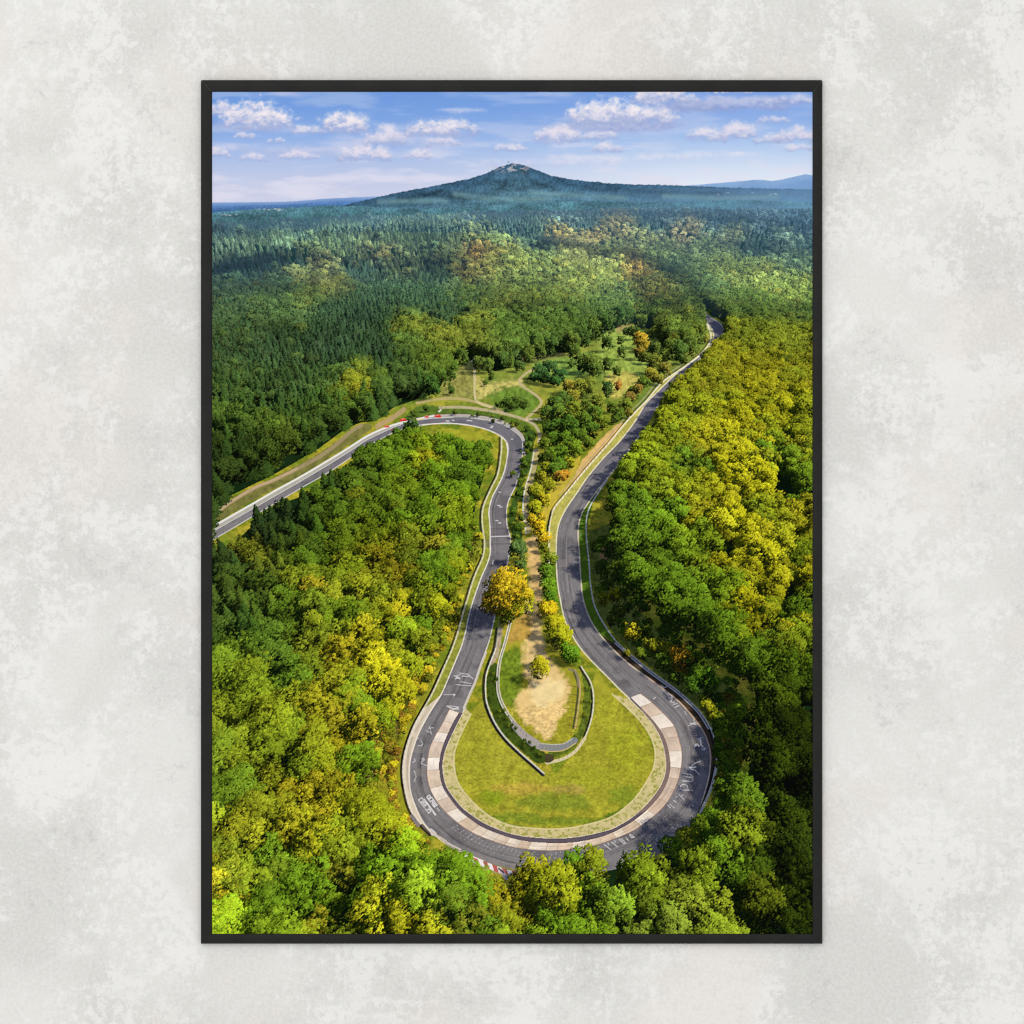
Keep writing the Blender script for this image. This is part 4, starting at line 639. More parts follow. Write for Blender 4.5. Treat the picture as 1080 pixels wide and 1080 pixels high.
LONE += [(x, y, s, c, 0, 1.1) for x, y, s, c in ((512, 404, 3, (90, 116, 54)), (476, 412, 4, (80, 108, 50)), (602, 384, 4, (84, 112, 56)), (650, 392, 5, (90, 118, 54)), (654, 360, 4, (84, 112, 56)), (660, 350, 4, (90, 116, 58)))]
LONE += [(757, 850, 9, (96, 132, 36), 0, 1), (749, 863, 11, (104, 142, 38), 0, 1), (738, 874, 12, (120, 150, 40), 0, 1), (724, 884, 12, (140, 152, 40), 0, 1), (766, 836, 8, (100, 130, 38), 0, 1), (742, 888, 12, (92, 134, 36), 0, 1), (760, 868, 13, (98, 136, 36), 0, 1), (773, 852, 12, (104, 140, 38), 0, 1), (708, 894, 12, (110, 146, 38), 0, 1), (778, 836, 11, (96, 132, 36), 0, 1), (758, 886, 13, (104, 140, 38), 0, 1), (772, 815, 9, (90, 126, 36), 0, 1)]
SCRUB = [([(396, 776), (410, 752), (426, 728), (436, 708), (454, 714), (436, 748), (426, 775), (420, 800), (420, 835), (428, 862), (440, 880), (455, 890), (440, 890), (408, 874), (396, 840), (394, 800)], 420, 4.6, [(160, 150, 44), (128, 136, 40), (176, 164, 40), (150, 120, 50)]),
         ([(434, 700), (452, 660), (472, 630), (486, 606), (486, 640), (470, 680), (456, 705), (446, 712)], 120, 5.2, [(150, 150, 40), (176, 160, 40), (120, 136, 40)]),
         ([(486, 612), (498, 582), (500, 552), (505, 556), (502, 590), (494, 612)], 60, 4.5, [(170, 164, 44), (120, 130, 42)]),
         ([(626, 575), (650, 556), (658, 600), (676, 630), (712, 652), (770, 700), (780, 740), (752, 748), (726, 726), (692, 700), (654, 664), (632, 630)], 300, 5.6, [(86, 116, 38), (76, 108, 36), (116, 124, 42), (70, 100, 34), (100, 130, 38)]),
         ([(750, 740), (780, 730), (786, 770), (776, 830), (760, 850), (756, 800)], 190, 6.0, [(110, 130, 36), (90, 122, 34), (130, 124, 44), (76, 110, 34)]),
         ([(519, 704), (524, 706), (526, 734), (540, 764), (570, 792), (572, 800), (548, 788), (524, 758), (515, 732)], 110, 1.9, [(84, 100, 36), (104, 120, 38), (66, 84, 32)]),
         ([(616, 712), (624, 730), (622, 756), (606, 786), (584, 797), (600, 785), (612, 764)], 40, 1.7, [(96, 116, 38), (120, 130, 40)]),
         ([(540, 480), (562, 466), (556, 510), (552, 560), (543, 580), (538, 552), (546, 514)], 90, 2.4, [(84, 108, 40), (100, 118, 40), (66, 92, 36)]),
         ([(430, 440), (470, 432), (520, 437), (552, 448), (550, 455), (520, 441), (470, 436)], 70, 1.8, [(84, 108, 44), (72, 96, 40), (110, 124, 50)])]

HOLLOW = [(836, 420), (842, 428), (836, 446), (828, 470), (826, 490), (840, 505), (846, 520), (832, 526), (812, 520), (815, 500), (820, 470), (828, 440)]

# slopes that catch the sun and slopes that lie in shade: (line, half width, gain)
BANDS = [([(223, 280), (262, 273), (312, 265)], 8, -.42), ([(223, 254), (262, 252), (298, 248)], 8, .22), ([(285, 258), (318, 247), (352, 238), (400, 230), (450, 227), (500, 231)], 6, .26),
         ([(330, 276), (386, 266), (427, 277), (466, 274)], 6, -.26), ([(223, 234), (280, 231), (340, 226), (380, 224)], 5, -.32), ([(472, 234), (500, 235), (518, 241), (534, 254)], 5, .34), ([(500, 226), (540, 223), (620, 221), (700, 227), (780, 231), (830, 238), (860, 242)], 5.5, -.34),
         ([(332, 270), (330, 316)], 3, -.45), ([(570, 258), (600, 261), (640, 268)], 5, -.45), ([(572, 246), (600, 248), (640, 256)], 5, .30), ([(655, 268), (688, 279), (718, 297), (738, 320)], 7, -.42), ([(640, 275), (680, 290), (715, 306)], 6, .24),
         ([(740, 258), (800, 262), (857, 268)], 6, -.22), ([(380, 300), (430, 306), (470, 300)], 8, .14), ([(300, 350), (360, 352), (410, 345)], 14, -.16), ([(250, 320), (300, 330), (330, 350)], 8, .12), ([(560, 300), (620, 300), (670, 312)], 8, .02), ([(540, 326), (600, 330), (640, 326)], 8, -.18),
         ([(760, 300), (810, 300), (857, 310)], 9, .18), ([(745, 322), (790, 330), (857, 336)], 7, -.18), ([(620, 240), (700, 246), (780, 248)], 6, .16), ([(410, 322), (450, 330), (480, 322)], 6, -.16)]
def relief(u, v):
    k = np.zeros(len(u))
    for line, w, gain in BANDS:
        p = spline(line, 8); d = np.full(len(u), 1e9)
        for (xa, ya), (xb, yb) in zip(p[:-1], p[1:]):
            dx, dy = xb - xa, yb - ya; q = np.clip(((u - xa) * dx + (v - ya) * dy) / (dx * dx + dy * dy + 1e-9), 0, 1)
            d = np.minimum(d, np.hypot((u - xa - q * dx) * .8, v - ya - q * dy))
        k += gain * np.exp(-(d / w) ** 2)
    k += (fbm(u / 34, v / 13, 3, 401) - .5) * .35 * ss(430, 330, v)
    return np.clip(1 + k * .85, .45, 1.3)

def scatter():
    """every tree of the picture: position, size, colour, kind"""
    xs, ys = [], []
    d = 38.0; r = np.random.default_rng(21)
    while d < 2500:                                        # rows of the wood, wider apart with distance
        sp = 4.0 * (1 + d / 2000)
        w = d * .60 + 70
        n = int(2 * w / sp)
        xs.append((np.arange(n) + r.random() + r.uniform(-.42, .42, n)) * sp - w); ys.append(d + r.uniform(-.42, .42, n) * max(sp, .80 * d * d / 51000))
        d += max(sp * .92, .80 * d * d / 51000)
    x = np.concatenate(xs); y = np.concatenate(ys); sp = 4.0 * (1 + y / 2000)
    z0 = terrain(x, y)
    u, v, dd = project(x, y, z0 + 10)
    k = (u > PX0 - 30) & (u < PX1 + 30) & (v > 210) & (v < PY1 + 40)
    x, y, z0, u, v, dd, sp = [q[k] for q in (x, y, z0, u, v, dd, sp)]
    p = spline(np.array(CLEAR, float), 1) if False else np.array(CLEAR, float)
    inside = np.zeros(len(u), bool); inside2 = np.zeros(len(u), bool)
    for (xa, ya), (xb, yb) in zip(p, np.roll(p, -1, 0)):
        if ya != yb:
            c = (v >= min(ya, yb)) & (v < max(ya, yb)); inside ^= c & (u < xa + (v - ya) / (yb - ya) * (xb - xa))
    k = ~inside
    fu, fv, _ = project(x, y, z0)                          # no trunk may stand in the open either
    for (xa, ya), (xb, yb) in zip(p, np.roll(p, -1, 0)):
        if ya != yb:
            c = (fv >= min(ya, yb)) & (fv < max(ya, yb)); inside2 ^= c & (fu < xa + (fv - ya) / (yb - ya) * (xb - xa))
    k &= ~(inside2 & (v < 560))
    top = np.interp(u, [223, 300, 380, 450, 520, 620, 700, 860], [229, 226, 223, 223, 220, 216, 215, 218]); k &= v > top + 3
    hol = np.array(HOLLOW, float); ih = np.zeros(len(u), bool)
    for (xa, ya), (xb, yb) in zip(hol, np.roll(hol, -1, 0)):
        if ya != yb:
            c = (v >= min(ya, yb)) & (v < max(ya, yb)); ih ^= c & (u < xa + (v - ya) / (yb - ya) * (xb - xa))
    k &= ~ih
    k &= ~((np.hypot((u - 509) / 7, (v - 351) / 5) < 1))
    gap = (fbm(x / 11 + 50, y / 11 + 50, 2, 301) < .20) & (y < 420); k &= ~gap
    x, y, z0, u, v, dd, sp = [q[k] for q in (x, y, z0, u, v, dd, sp)]
    col, con = crown_colour(u + r.normal(0, 3, len(u)), v + r.normal(0, 2, len(u)))
    kind = (r.random(len(u)) < con).astype(int)
    col = col * ((.94 - .01 * ss(330, 560, v)) * (1 - .16 * ss(690, 760, u) * ss(325, 345, v) * ss(450, 390, v)) * (1 + .05 * ss(840, 900, v) * ss(800, 760, u)) * (1 + .07 * ss(500, 420, u) * ss(600, 680, v)) * (1 - .12 * ss(730, 857, u) * ss(560, 640, v)) * (1 - .45 * ss(765, 835, u) * ss(690, 760, v)) * (1 - .20 * ss(470, 380, u) * ss(640, 560, v) * ss(440, 470, v)) * relief(u, v) * np.clip(1 - 1.5 * (terrain(x + 12, y) - terrain(x - 12, y)) / 24 + .9 * (terrain(x, y + 12) - terrain(x, y - 12)) / 24, .68, 1.3) * 1.0)[:, None]
    grey = col.mean(1, keepdims=True); col = grey + (col - grey) * (1 - .20 * ss(330, 900, y))[:, None]
    col = col * np.where((kind == 0)[:, None] & (v > 420)[:, None], np.array([.94, 1.0, .96]), 1.0)
    # neighbouring trees of one kind share a hue; some trees turn early, some stay dark
    g = r.normal(0, 1, len(u))
    mono = fbm(x / 17, y / 17, 2, 305) - .5
    col = col * (1 + (.07 + .10 * ss(400, 900, y)) * g + (.26 + .2 * ss(400, 900, y)) * mono)[:, None]
    turn = r.random(len(u)); leafy = kind == 0
    near = y < 900
    for lo, hi, t, a in ((0, .04, (206, 168, 44), .5), (.06, .16, (72, 108, 44), .45), (.19, .23, (160, 128, 56), .4), (.25, .35, (150, 154, 40), .5)):
        m = leafy & (turn >= lo) & (turn < hi) & near; a = a * .42; col[m] = col[m] * (1 - a) + np.array(t, float) * a * (col[m].mean(1, keepdims=True) / np.mean(t)) ** .35
    col[:, 0] = np.minimum(col[:, 0], np.where(v > 330, np.where(u > 600, .99, 1.03), 1.22) * col[:, 1])
    col[:, 0] = np.maximum(col[:, 0], np.where(kind == 0, .74, .68) * col[:, 1] * np.where(y < 700, 1, .92))
    size = np.where(kind == 0, 3.5 * r.uniform(.70, 1.35, len(u)) * (1 + .30 * ss(150, 400, y) - .28 * ss(500, 1100, y)), r.uniform(11.5, 16.5, len(u)) * (1 - .52 * ss(450, 1050, y))) * (1 + y / 3300)
    size = np.where((kind == 0), size * (1 - .0 * y), size)
    T = dict(x=x, y=y, z=z0, col=col, kind=kind, size=size, u=u, v=v, d=dd, st=np.where(kind == 0, r.uniform(.85, 1.25, len(u)), 1.0), zc=np.where(kind == 0, 9 + .7 * g + 4.5 * mono, 0))
    # trees in the open
    lx = []
    for (a, b, rad, c, kd, stt) in LONE:
        lx.append((a, b, rad, c, stt))
    for poly, n, rad, cols in SCRUB:
        q = np.array(poly, float); lo = q.min(0); hi = q.max(0); m = 0
        while m < n:
            pt = lo + r.random(2) * (hi - lo)
            ins = False
            for (xa, ya), (xb, yb) in zip(q, np.roll(q, -1, 0)):
                if (ya > pt[1]) != (yb > pt[1]) and pt[0] < xa + (pt[1] - ya) / (yb - ya) * (xb - xa):
                    ins = not ins
            m += 1
            if ins:
                c = np.array(cols[r.integers(len(cols))], float) * r.uniform(.8, 1.15)
                lx.append((pt[0], pt[1], rad * r.uniform(.5, 1.3), tuple(c), .8))
    L = np.array([(a, b, rad, stt, *c) for a, b, rad, c, stt in lx], float)
    # solve for the standing place: crown middle at height 1.25 radius over the ground
    gx, gy = ground(L[:, 0], L[:, 1]); 
    for _ in range(6):
        zt = terrain(gx, gy); dpt = gy * CT - (zt + 3 - HGT) * ST
        R = L[:, 2] * dpt / FOC; zc = R * np.maximum(.8, L[:, 3] * .95) + np.where(L[:, 2] > 20, 3.0, .2)
        gx, gy = ground(L[:, 0], L[:, 1], zt + zc)
    T2 = dict(x=gx, y=gy, z=terrain(gx, gy), col=L[:, 4:7], kind=np.zeros(len(L), int), size=R, u=L[:, 0], v=L[:, 1], d=dpt, st=L[:, 3], zc=zc)
    return {k: np.concatenate([T[k], T2[k]]) for k in T}

# shadow maps: origin, cell size (m) and cells, near to far
CASC = [((-135.0, 5.0), .20, (1500, 1500)), ((-340.0, 5.0), .5, (1400, 1150)), ((-1600.0, 0.0), 2.2, (1450, 1250))]

def sun_cell(x, y, z, o, cell):
    return ((x - z * SUN[0] / SUN[2] - o[0]) / cell), ((y - z * SUN[1] / SUN[2] - o[1]) / cell)

class Shade:
    def __init__(self):
        self.m = [np.full(c[2], -99, np.float32) for c in CASC]
    def put(self, x, y, z):
        for m, (o, c, s) in zip(self.m, CASC):
            a, b = sun_cell(x, y, z, o, c); a = a.astype(int); b = b.astype(int)
            for da, db in ((0, 0), (1, 0), (0, 1)) if c < 1 else ((0, 0),):
                k = (a + da >= 0) & (b + db >= 0) & (a + da < s[0]) & (b + db < s[1])
                np.maximum.at(m, (a[k] + da, b[k] + db), z[k])
    def lit(self, x, y, z, bias=(.38, .8, 2.6), soft=1.0):
        out = np.ones(len(x), np.float32); left = np.ones(len(x), bool)
        for m, (o, c, s), bi in zip(self.m, CASC, bias):
            a, b = sun_cell(x, y, z, o, c)
            use = left & (a > 3) & (b > 3) & (a < s[0] - 4) & (b < s[1] - 4)
            left &= ~use
            a = a[use]; b = b[use]; zz = z[use]; acc = np.zeros(len(a), np.float32)
            offs = ((-1, -1), (1, .8), (-.8, 1.2), (1.2, -1), (0, 0))
            for da, db in offs:
                acc += 1 - ss(bi * .45, bi * 1.5, m[(a + da * soft).astype(int), (b + db * soft).astype(int)] - zz)
            out[use] = acc / len(offs)
        return out

SKY_AMB = lin((158, 180, 196)) * .33
def expose(alb, ndl, lit, ao):
    return alb * ((ndl * lit)[:, None] * np.array([1.66, 1.50, 1.00], np.float32) + SKY_AMB * (ao * .75 + .04)[:, None])

def points_of(T, idx, n, r):
    """n points of each of the trees idx -> positions, normals, ao, tint, tree index"""
    P = []
    kinds = T['kind'][idx]
    for kd, shapes in ((0, BROAD), (1, CONIF)):
        kk = idx[kinds == kd]
        if len(kk) == 0:
            continue
        pick = r.integers(0, len(shapes), len(kk))
        for s in range(len(shapes)):
            t = kk[pick == s]
            if len(t) == 0:
                continue
            p, nr, ao, ti = shapes[s]
            o = r.integers(0, len(p) - n) if len(p) > n else 0
            p, nr, ao, ti = p[o:o + n], nr[o:o + n], ao[o:o + n], ti[o:o + n]
            th = r.uniform(0, 6.283, len(t)); c, sn = np.cos(th)[:, None], np.sin(th)[:, None]
            sc = T['size'][t][:, None]; st = T['st'][t][:, None]
            if kd == 1:
                st = np.ones_like(st)
            X = T['x'][t][:, None] + sc * (p[:, 0] * c - p[:, 1] * sn); Y = T['y'][t][:, None] + sc * (p[:, 0] * sn + p[:, 1] * c)
            Z = (T['z'][t] + T['zc'][t])[:, None] + sc * st * p[:, 2]
            N = np.stack([(nr[:, 0] * c - nr[:, 1] * sn), (nr[:, 0] * sn + nr[:, 1] * c), np.broadcast_to(nr[:, 2], X.shape)], -1)
            m = len(p)
            P.append((X.ravel(), Y.ravel(), Z.ravel(), N.reshape(-1, 3), np.tile(ao, len(t)), np.tile(ti, len(t)), np.repeat(t, m)))
    return [np.concatenate(q) for q in zip(*P)]

def render_trees(img):
    T = scatter()
    r = np.random.default_rng(5)
    Rpx = np.where(T['kind'] == 0, T['size'], T['size'] * .30) * FOC * RS / T['d']
    sh = Shade()
    ns = np.clip((T['size'] * np.where(T['kind'] == 0, 1, .3) / np.where(T['y'] < 300, .20, np.where(T['y'] < 560, .5, 1.4))) ** 2 * 4, 14, 4000)
    lod = np.unique(np.round(np.geomspace(14, 4000, 11)).astype(int))
    b = np.digitize(ns, lod[:-1]) - 1
    for k, n in enumerate(lod):
        idx = np.nonzero(b == k)[0]
        for c in range(0, len(idx), max(1, 1500000 // n)):
            q = points_of(T, idx[c:c + max(1, 1500000 // n)], int(n), np.random.default_rng(9 + k))
            sh.put(q[0], q[1], q[2])
    # ground in the trees' shade
    y0 = int((330 - PY0) * RS); X = GX[y0:]; Y = GY[y0:]
    gx, gy = ground(X.ravel().astype(float), Y.ravel().astype(float))
    lit = sh.lit(gx, gy, np.zeros_like(gx) + .1, (.4, .5, 2.5), 1.4).reshape(X.shape)
    sunny = img[y0:]
    img[y0:] = sunny * (lit[..., None] + (1 - lit[..., None]) * np.array([.17, .21, .34], np.float32))
    # crowns
    zb = np.full(RW * RH, 1e9, np.float32); flat = img.reshape(-1, 3); last = np.zeros(RW * RH, np.int64)
    spl = np.where(Rpx > 26, 3, np.where(Rpx > 6.5, 2, 1))
    need = np.where(T['kind'] == 0, 3.14 * Rpx ** 2 * 7.5, 3.3 * Rpx * Rpx * 3.14 * 1.6 * 3.0) / spl ** 2
    need = np.clip(need, 10, 12000)
    lod = np.unique(np.round(np.geomspace(10, 12000, 17)).astype(int))
    b = np.clip(np.digitize(need, lod) - 1, 0, len(lod) - 1)
    tot = 0
    for k, n in enumerate(lod):
        for s in (1, 2, 3):
            idx = np.nonzero((b == k) & (spl == s))[0]
            step = max(1, 1200000 // int(n))
            for c in range(0, len(idx), step):
                x, y, z, N, ao, ti, ti_ = points_of(T, idx[c:c + step], int(n), r)
                u, v, d = project(x, y, z)
                vx, vy, vz = x, y, z - HGT
                face = (N[:, 0] * vx + N[:, 1] * vy + N[:, 2] * vz) < .25 * np.sqrt(vx * vx + vy * vy + vz * vz)
                pi = np.floor((u - PX0) * RS).astype(np.int64); pj = np.floor((v - PY0) * RS).astype(np.int64)
                ok = face & (pi >= -2) & (pj >= 0) & (pi < RW) & (pj < RH)
                if not ok.any():
                    continue
                x, y, z, N, ao, ti, tr, d, pi, pj = [q[ok] for q in (x, y, z, N, ao, ti, ti_, d, pi, pj)]
                tot += len(x)
                lit = sh.lit(x, y, z)
                ndl = np.clip((N @ SUN) * .80 + .20, 0, 1)
                calm = .28 * (1 - np.clip(Rpx[tr] / 11, 0, 1)); ndl = ndl * (1 - calm) + .50 * calm
                hz = haze_amount(d)[:, None]
                base = lin(np.clip(T['col'][tr], 0, 255))
                base = base * np.clip(1 + ti * 1.0 * np.clip(Rpx[tr] / 9, .6, 1), .35, 1.9)[:, None]
                rel = np.where(T['kind'][tr] == 0, ss(-1.0, .7, (z - T['z'][tr] - T['zc'][tr]) / (T['size'][tr] * T['st'][tr])), ss(0.0, .8, (z - T['z'][tr]) / T['size'][tr]))
                colr = expose(base, ndl, lit, ao * (.34 + .66 * rel))
                colr = colr * (1 - hz) + HAZE * hz
                o = np.argsort(-d, kind='stable')
                d, pi, pj, colr = d[o].astype(np.float32), pi[o], pj[o], colr[o].astype(np.float32)
                ar = np.arange(len(d))
                for a in range(s):
                    for e in range(s):
                        if s == 3 and (a, e) in ((0, 0), (2, 2)):
                            continue
                        xx = pi + a; yy = pj + e; g = (xx >= 0) & (xx < RW) & (yy < RH)
                        q = (yy * RW + xx)[g]; ii = ar[g]
                        last[q] = ii
                        w = last[q] == ii
                        q = q[w]; ii = ii[w]
                        better = d[ii] < zb[q]
                        q = q[better]; ii = ii[better]
                        zb[q] = d[ii]; flat[q] = colr[ii]
    return len(T['x']), tot

def picture():
    img = np.zeros((RH, RW, 3), np.float32)
    paint_sky(img); paint_far(img); paint_ground(img)
    info = render_trees(img)
    # the printer's grading: a touch of sharpening
    def blur(q):
        q = np.pad(q, ((1, 1), (1, 1), (0, 0)), mode='edge'); q = (q[:-2] + 2 * q[1:-1] + q[2:]) / 4
        return (q[:, :-2] + 2 * q[:, 1:-1] + q[:, 2:]) / 4
    wide = blur(blur(blur(img)))
    img = img + np.clip(img - wide, -.12, .16) * (.22 + .36 * ss(280, 520, GY)[..., None])
    return np.clip(img, .002, 1), info

# ----------------------------------------------------------------------------
# THE SCENE: a framed print hanging on a pale plastered wall (1 layout unit = 0.8 mm)
# ----------------------------------------------------------------------------
import bpy, bmesh
K = 0.0008
C = bpy.context.scene.collection

def P(px, py, depth=0.0):
    return ((px - 540.0) * K, -depth, (540.0 - py) * K)

def mesh_obj(name, bm, mat, parent=None):
    me = bpy.data.meshes.new(name); bm.to_mesh(me); bm.free()
    o = bpy.data.objects.new(name, me); C.objects.link(o); me.materials.append(mat)
    o.parent = parent
    return o

def material(name):
    m = bpy.data.materials.new(name); m.use_nodes = True
    nt = m.node_tree; b = nt.nodes['Principled BSDF']
    return m, nt, b

def node(nt, kind, **kw):
    n = nt.nodes.new(kind)
    for k, v in kw.items():
        if k in n.inputs.keys():
            n.inputs[k].default_value = v
        else:
            setattr(n, k, v)
    return n

def srgb(r, g, b):
    return (*[float(q) for q in lin((r, g, b))], 1.0)

def ramp(nt, src, a, b, hard=False):
    n = node(nt, 'ShaderNodeMapRange', interpolation_type='SMOOTHSTEP')
    n.inputs['From Min'].default_value = a; n.inputs['From Max'].default_value = b
    nt.links.new(src, n.inputs['Value'])
    return n.outputs['Result']

def math_(nt, op, a, b):
    n = node(nt, 'ShaderNodeMath', operation=op)
    for i, q in enumerate((a, b)):
        if isinstance(q, (int, float)):
            n.inputs[i].default_value = q
        else:
            nt.links.new(q, n.inputs[i])
    return n.outputs[0]

def mix_(nt, f, a, b):
    n = node(nt, 'ShaderNodeMix', data_type='RGBA')
    if isinstance(f, (int, float)):
        n.inputs['Factor'].default_value = f
    else:
        nt.links.new(f, n.inputs['Factor'])
    for s, q in (('A', a), ('B', b)):
        i = [k for k in n.inputs if k.name == s and k.type == 'RGBA'][0]
        if isinstance(q, tuple):
            i.default_value = q
        else:
            nt.links.new(q, i)
    return [k for k in n.outputs if k.type == 'RGBA'][0]

# ---- plaster
def plaster():
    m, nt, b = material('plaster')
    tc = node(nt, 'ShaderNodeTexCoord').outputs['Object']
    def noise(scale, detail, rough, off, dist_=0.0):
        mp = node(nt, 'ShaderNodeMapping'); mp.inputs['Location'].default_value = off
        nt.links.new(tc, mp.inputs['Vector'])
        n = node(nt, 'ShaderNodeTexNoise'); n.inputs['Scale'].default_value = scale; n.inputs['Detail'].default_value = detail
        n.inputs['Roughness'].default_value = rough; n.inputs['Distortion'].default_value = dist_
        nt.links.new(mp.outputs['Vector'], n.inputs['Vector'])
        return n.outputs['Fac']
    cloud = noise(6.5, 3, .55, (3.1, 0, 1.7), .4)            # broad trowelled clouds
    patch = noise(11, 9, .66, (7.7, 0, 2.2), .3)             # flaky limewash with ragged edges
    speck = noise(120, 6, .75, (1.3, 0, 9.4))                 # small chalky flakes
    grain = noise(330, 3, .7, (5.2, 0, 4.4))
    warm = noise(5.0, 4, .6, (12.3, 0, 6.1))
    col = mix_(nt, ramp(nt, cloud, .38, .64), srgb(213, 212, 207), srgb(226, 225, 220))
    flake = ramp(nt, math_(nt, 'ADD', math_(nt, 'MULTIPLY', patch, .5), math_(nt, 'MULTIPLY', speck, .5)), .475, .54)
    bare = noise(7.5, 6, .62, (21.0, 0, 3.3), .5)             # places where the wash is rubbed smooth
    flake = math_(nt, 'MULTIPLY', flake, ramp(nt, bare, .40, .50))
    col = mix_(nt, math_(nt, 'MULTIPLY', flake, .66), col, srgb(239, 238, 235))
    dark = ramp(nt, math_(nt, 'ADD', math_(nt, 'MULTIPLY', patch, .6), math_(nt, 'MULTIPLY', speck, .4)), .45, .38)
    col = mix_(nt, math_(nt, 'MULTIPLY', dark, .6), col, srgb(198, 197, 194))
    col = mix_(nt, math_(nt, 'MULTIPLY', ramp(nt, warm, 0.53, .62), .55), col, srgb(226, 217, 210))
    col = mix_(nt, math_(nt, 'MULTIPLY', ramp(nt, grain, .38, .62), .24), col, srgb(246, 246, 243))
    nt.links.new(col, b.inputs['Base Color'])
    b.inputs['Roughness'].default_value = .92; b.inputs['Specular IOR Level'].default_value = .12
    bump = node(nt, 'ShaderNodeBump'); bump.inputs['Strength'].default_value = .10; bump.inputs['Distance'].default_value = .002
    nt.links.new(math_(nt, 'ADD', flake, math_(nt, 'MULTIPLY', grain, .5)), bump.inputs['Height'])
    nt.links.new(bump.outputs['Normal'], b.inputs['Normal'])
    return m

bm = bmesh.new()
bmesh.ops.create_cube(bm, size=1.0)
bmesh.ops.scale(bm, vec=(3.2, .12, 2.6), verts=bm.verts)
bmesh.ops.translate(bm, vec=(0, .06, 0), verts=bm.verts)
wall = mesh_obj('wall', bm, plaster()); wall['kind'] = 'structure'
wall['label'] = 'pale grey mottled plaster wall behind the framed print'; 

# ---- frame
frame = bpy.data.objects.new('framed_print', None); C.objects.link(frame); frame.location = P(540, 540)
frame['label'] = 'black framed aerial photo print of a looping race track, on a pale wall'
frame['category'] = 'framed print'

def black_frame():
    m, nt, b = material('black_frame')
    tc = node(nt, 'ShaderNodeTexCoord').outputs['Object']
    n = node(nt, 'ShaderNodeTexNoise'); n.inputs['Scale'].default_value = 40; n.inputs['Detail'].default_value = 6
    nt.links.new(tc, n.inputs['Vector'])
    col = mix_(nt, ramp(nt, n.outputs['Fac'], .3, .7), srgb(20, 20, 19), srgb(28, 27, 26))
    nt.links.new(col, b.inputs['Base Color'])
    b.inputs['Roughness'].default_value = .48; b.inputs['Specular IOR Level'].default_value = .22
    return m

FX0, FX1, FY0, FY1 = 212.0, 867.3, 84.6, 995.2          # outer edge
IX0, IX1, IY0, IY1 = 223.6, 857.0, 96.8, 985.0          # sight edge
DEPTH = .0048
BM = black_frame()

def rail(o0, o1, i0, i1, g0=.06, g1=.06):
    """one mitred rail: o0-o1 along the outside, i0-i1 along the sight edge"""
    o0, o1, i0, i1 = [np.array(q, float) for q in (o0, o1, i0, i1)]
    t = (o1 - o0) / np.hypot(*(o1 - o0))
    prof = [(0.0, 0.0), (0.0, DEPTH - .0009), (.10, DEPTH), (.55, DEPTH + .0002), (.86, DEPTH - .0001), (.95, DEPTH - .0005), (1.0, DEPTH - .0009), (1.0, .0)]
    bm = bmesh.new(); rings = []
    for a, b, s, gap in ((o0, i0, 1, g0), (o1, i1, -1, g1)):
        ring = []
        for f, d in prof:
            q = a + (b - a) * f + t * s * gap
            ring.append(bm.verts.new(P(q[0], q[1], d)))
        rings.append(ring)
    n = len(prof)
    for k in range(n):
        bm.faces.new((rings[0][k], rings[0][(k + 1) % n], rings[1][(k + 1) % n], rings[1][k]))
    bm.faces.new(rings[0]); bm.faces.new(rings[1][::-1])
    bmesh.ops.recalc_face_normals(bm, faces=bm.faces)
    ed = [e for e in bm.edges if e.verts[0] in rings[0] and e.verts[1] in rings[0] or e.verts[0] in rings[1] and e.verts[1] in rings[1]]
    return mesh_obj('frame_rail', bm, BM, frame)

rail((FX0, FY0), (FX1, FY0), (IX0, IY0), (IX1, IY0), .3, .3)
rail((FX0, FY1), (FX1, FY1), (IX0, IY1), (IX1, IY1))
rail((FX0, FY0), (FX0, FY1), (IX0, IY0), (IX0, IY1), .3)
rail((FX1, FY0), (FX1, FY1), (IX1, IY0), (IX1, IY1), .3)
m, nt, b = material('joint_highlight'); b.inputs['Base Color'].default_value = srgb(118, 118, 114); b.inputs['Roughness'].default_value = .6
for ox, ix in ((FX0, IX0), (FX1, IX1)):                 # highlight of the top mitres, coloured in as pale grey slivers
    sg = 1 if ix > ox else -1; bm = bmesh.new()
    e = [(ox + sg * 1.2, FY0 + 1.2), (ix - sg * .8, IY0 - .8)]
    q = [bm.verts.new(P(x + dx, y - dx * sg, d)) for d in (.001, DEPTH - .0006) for (x, y), dx in ((e[0], -.28), (e[0], .28), (e[1], .28), (e[1], -.28))]
    for f in ((0, 1, 2, 3), (4, 5, 6, 7), (0, 1, 5, 4), (1, 2, 6, 5), (2, 3, 7, 6), (3, 0, 4, 7)):
        bm.faces.new([q[i] for i in f])
    bmesh.ops.recalc_face_normals(bm, faces=bm.faces)
    mesh_obj('mitre_highlight', bm, m, frame)
bm = bmesh.new()
v = [bm.verts.new(P(x, y, d)) for d in (.0008, .0024) for x, y in ((IX0 + .0, IY0), (IX1, IY0), (IX1, IY1), (IX0, IY1))]
for f in ((0, 1, 2, 3), (4, 5, 6, 7), (0, 1, 5, 4), (1, 2, 6, 5), (2, 3, 7, 6), (3, 0, 4, 7)):
    bm.faces.new([v[i] for i in f])
bmesh.ops.recalc_face_normals(bm, faces=bm.faces)
m, nt, b = material('grey_board'); b.inputs['Base Color'].default_value = srgb(120, 108, 92); b.inputs['Roughness'].default_value = .9
mesh_obj('backing_board', bm, m, frame)

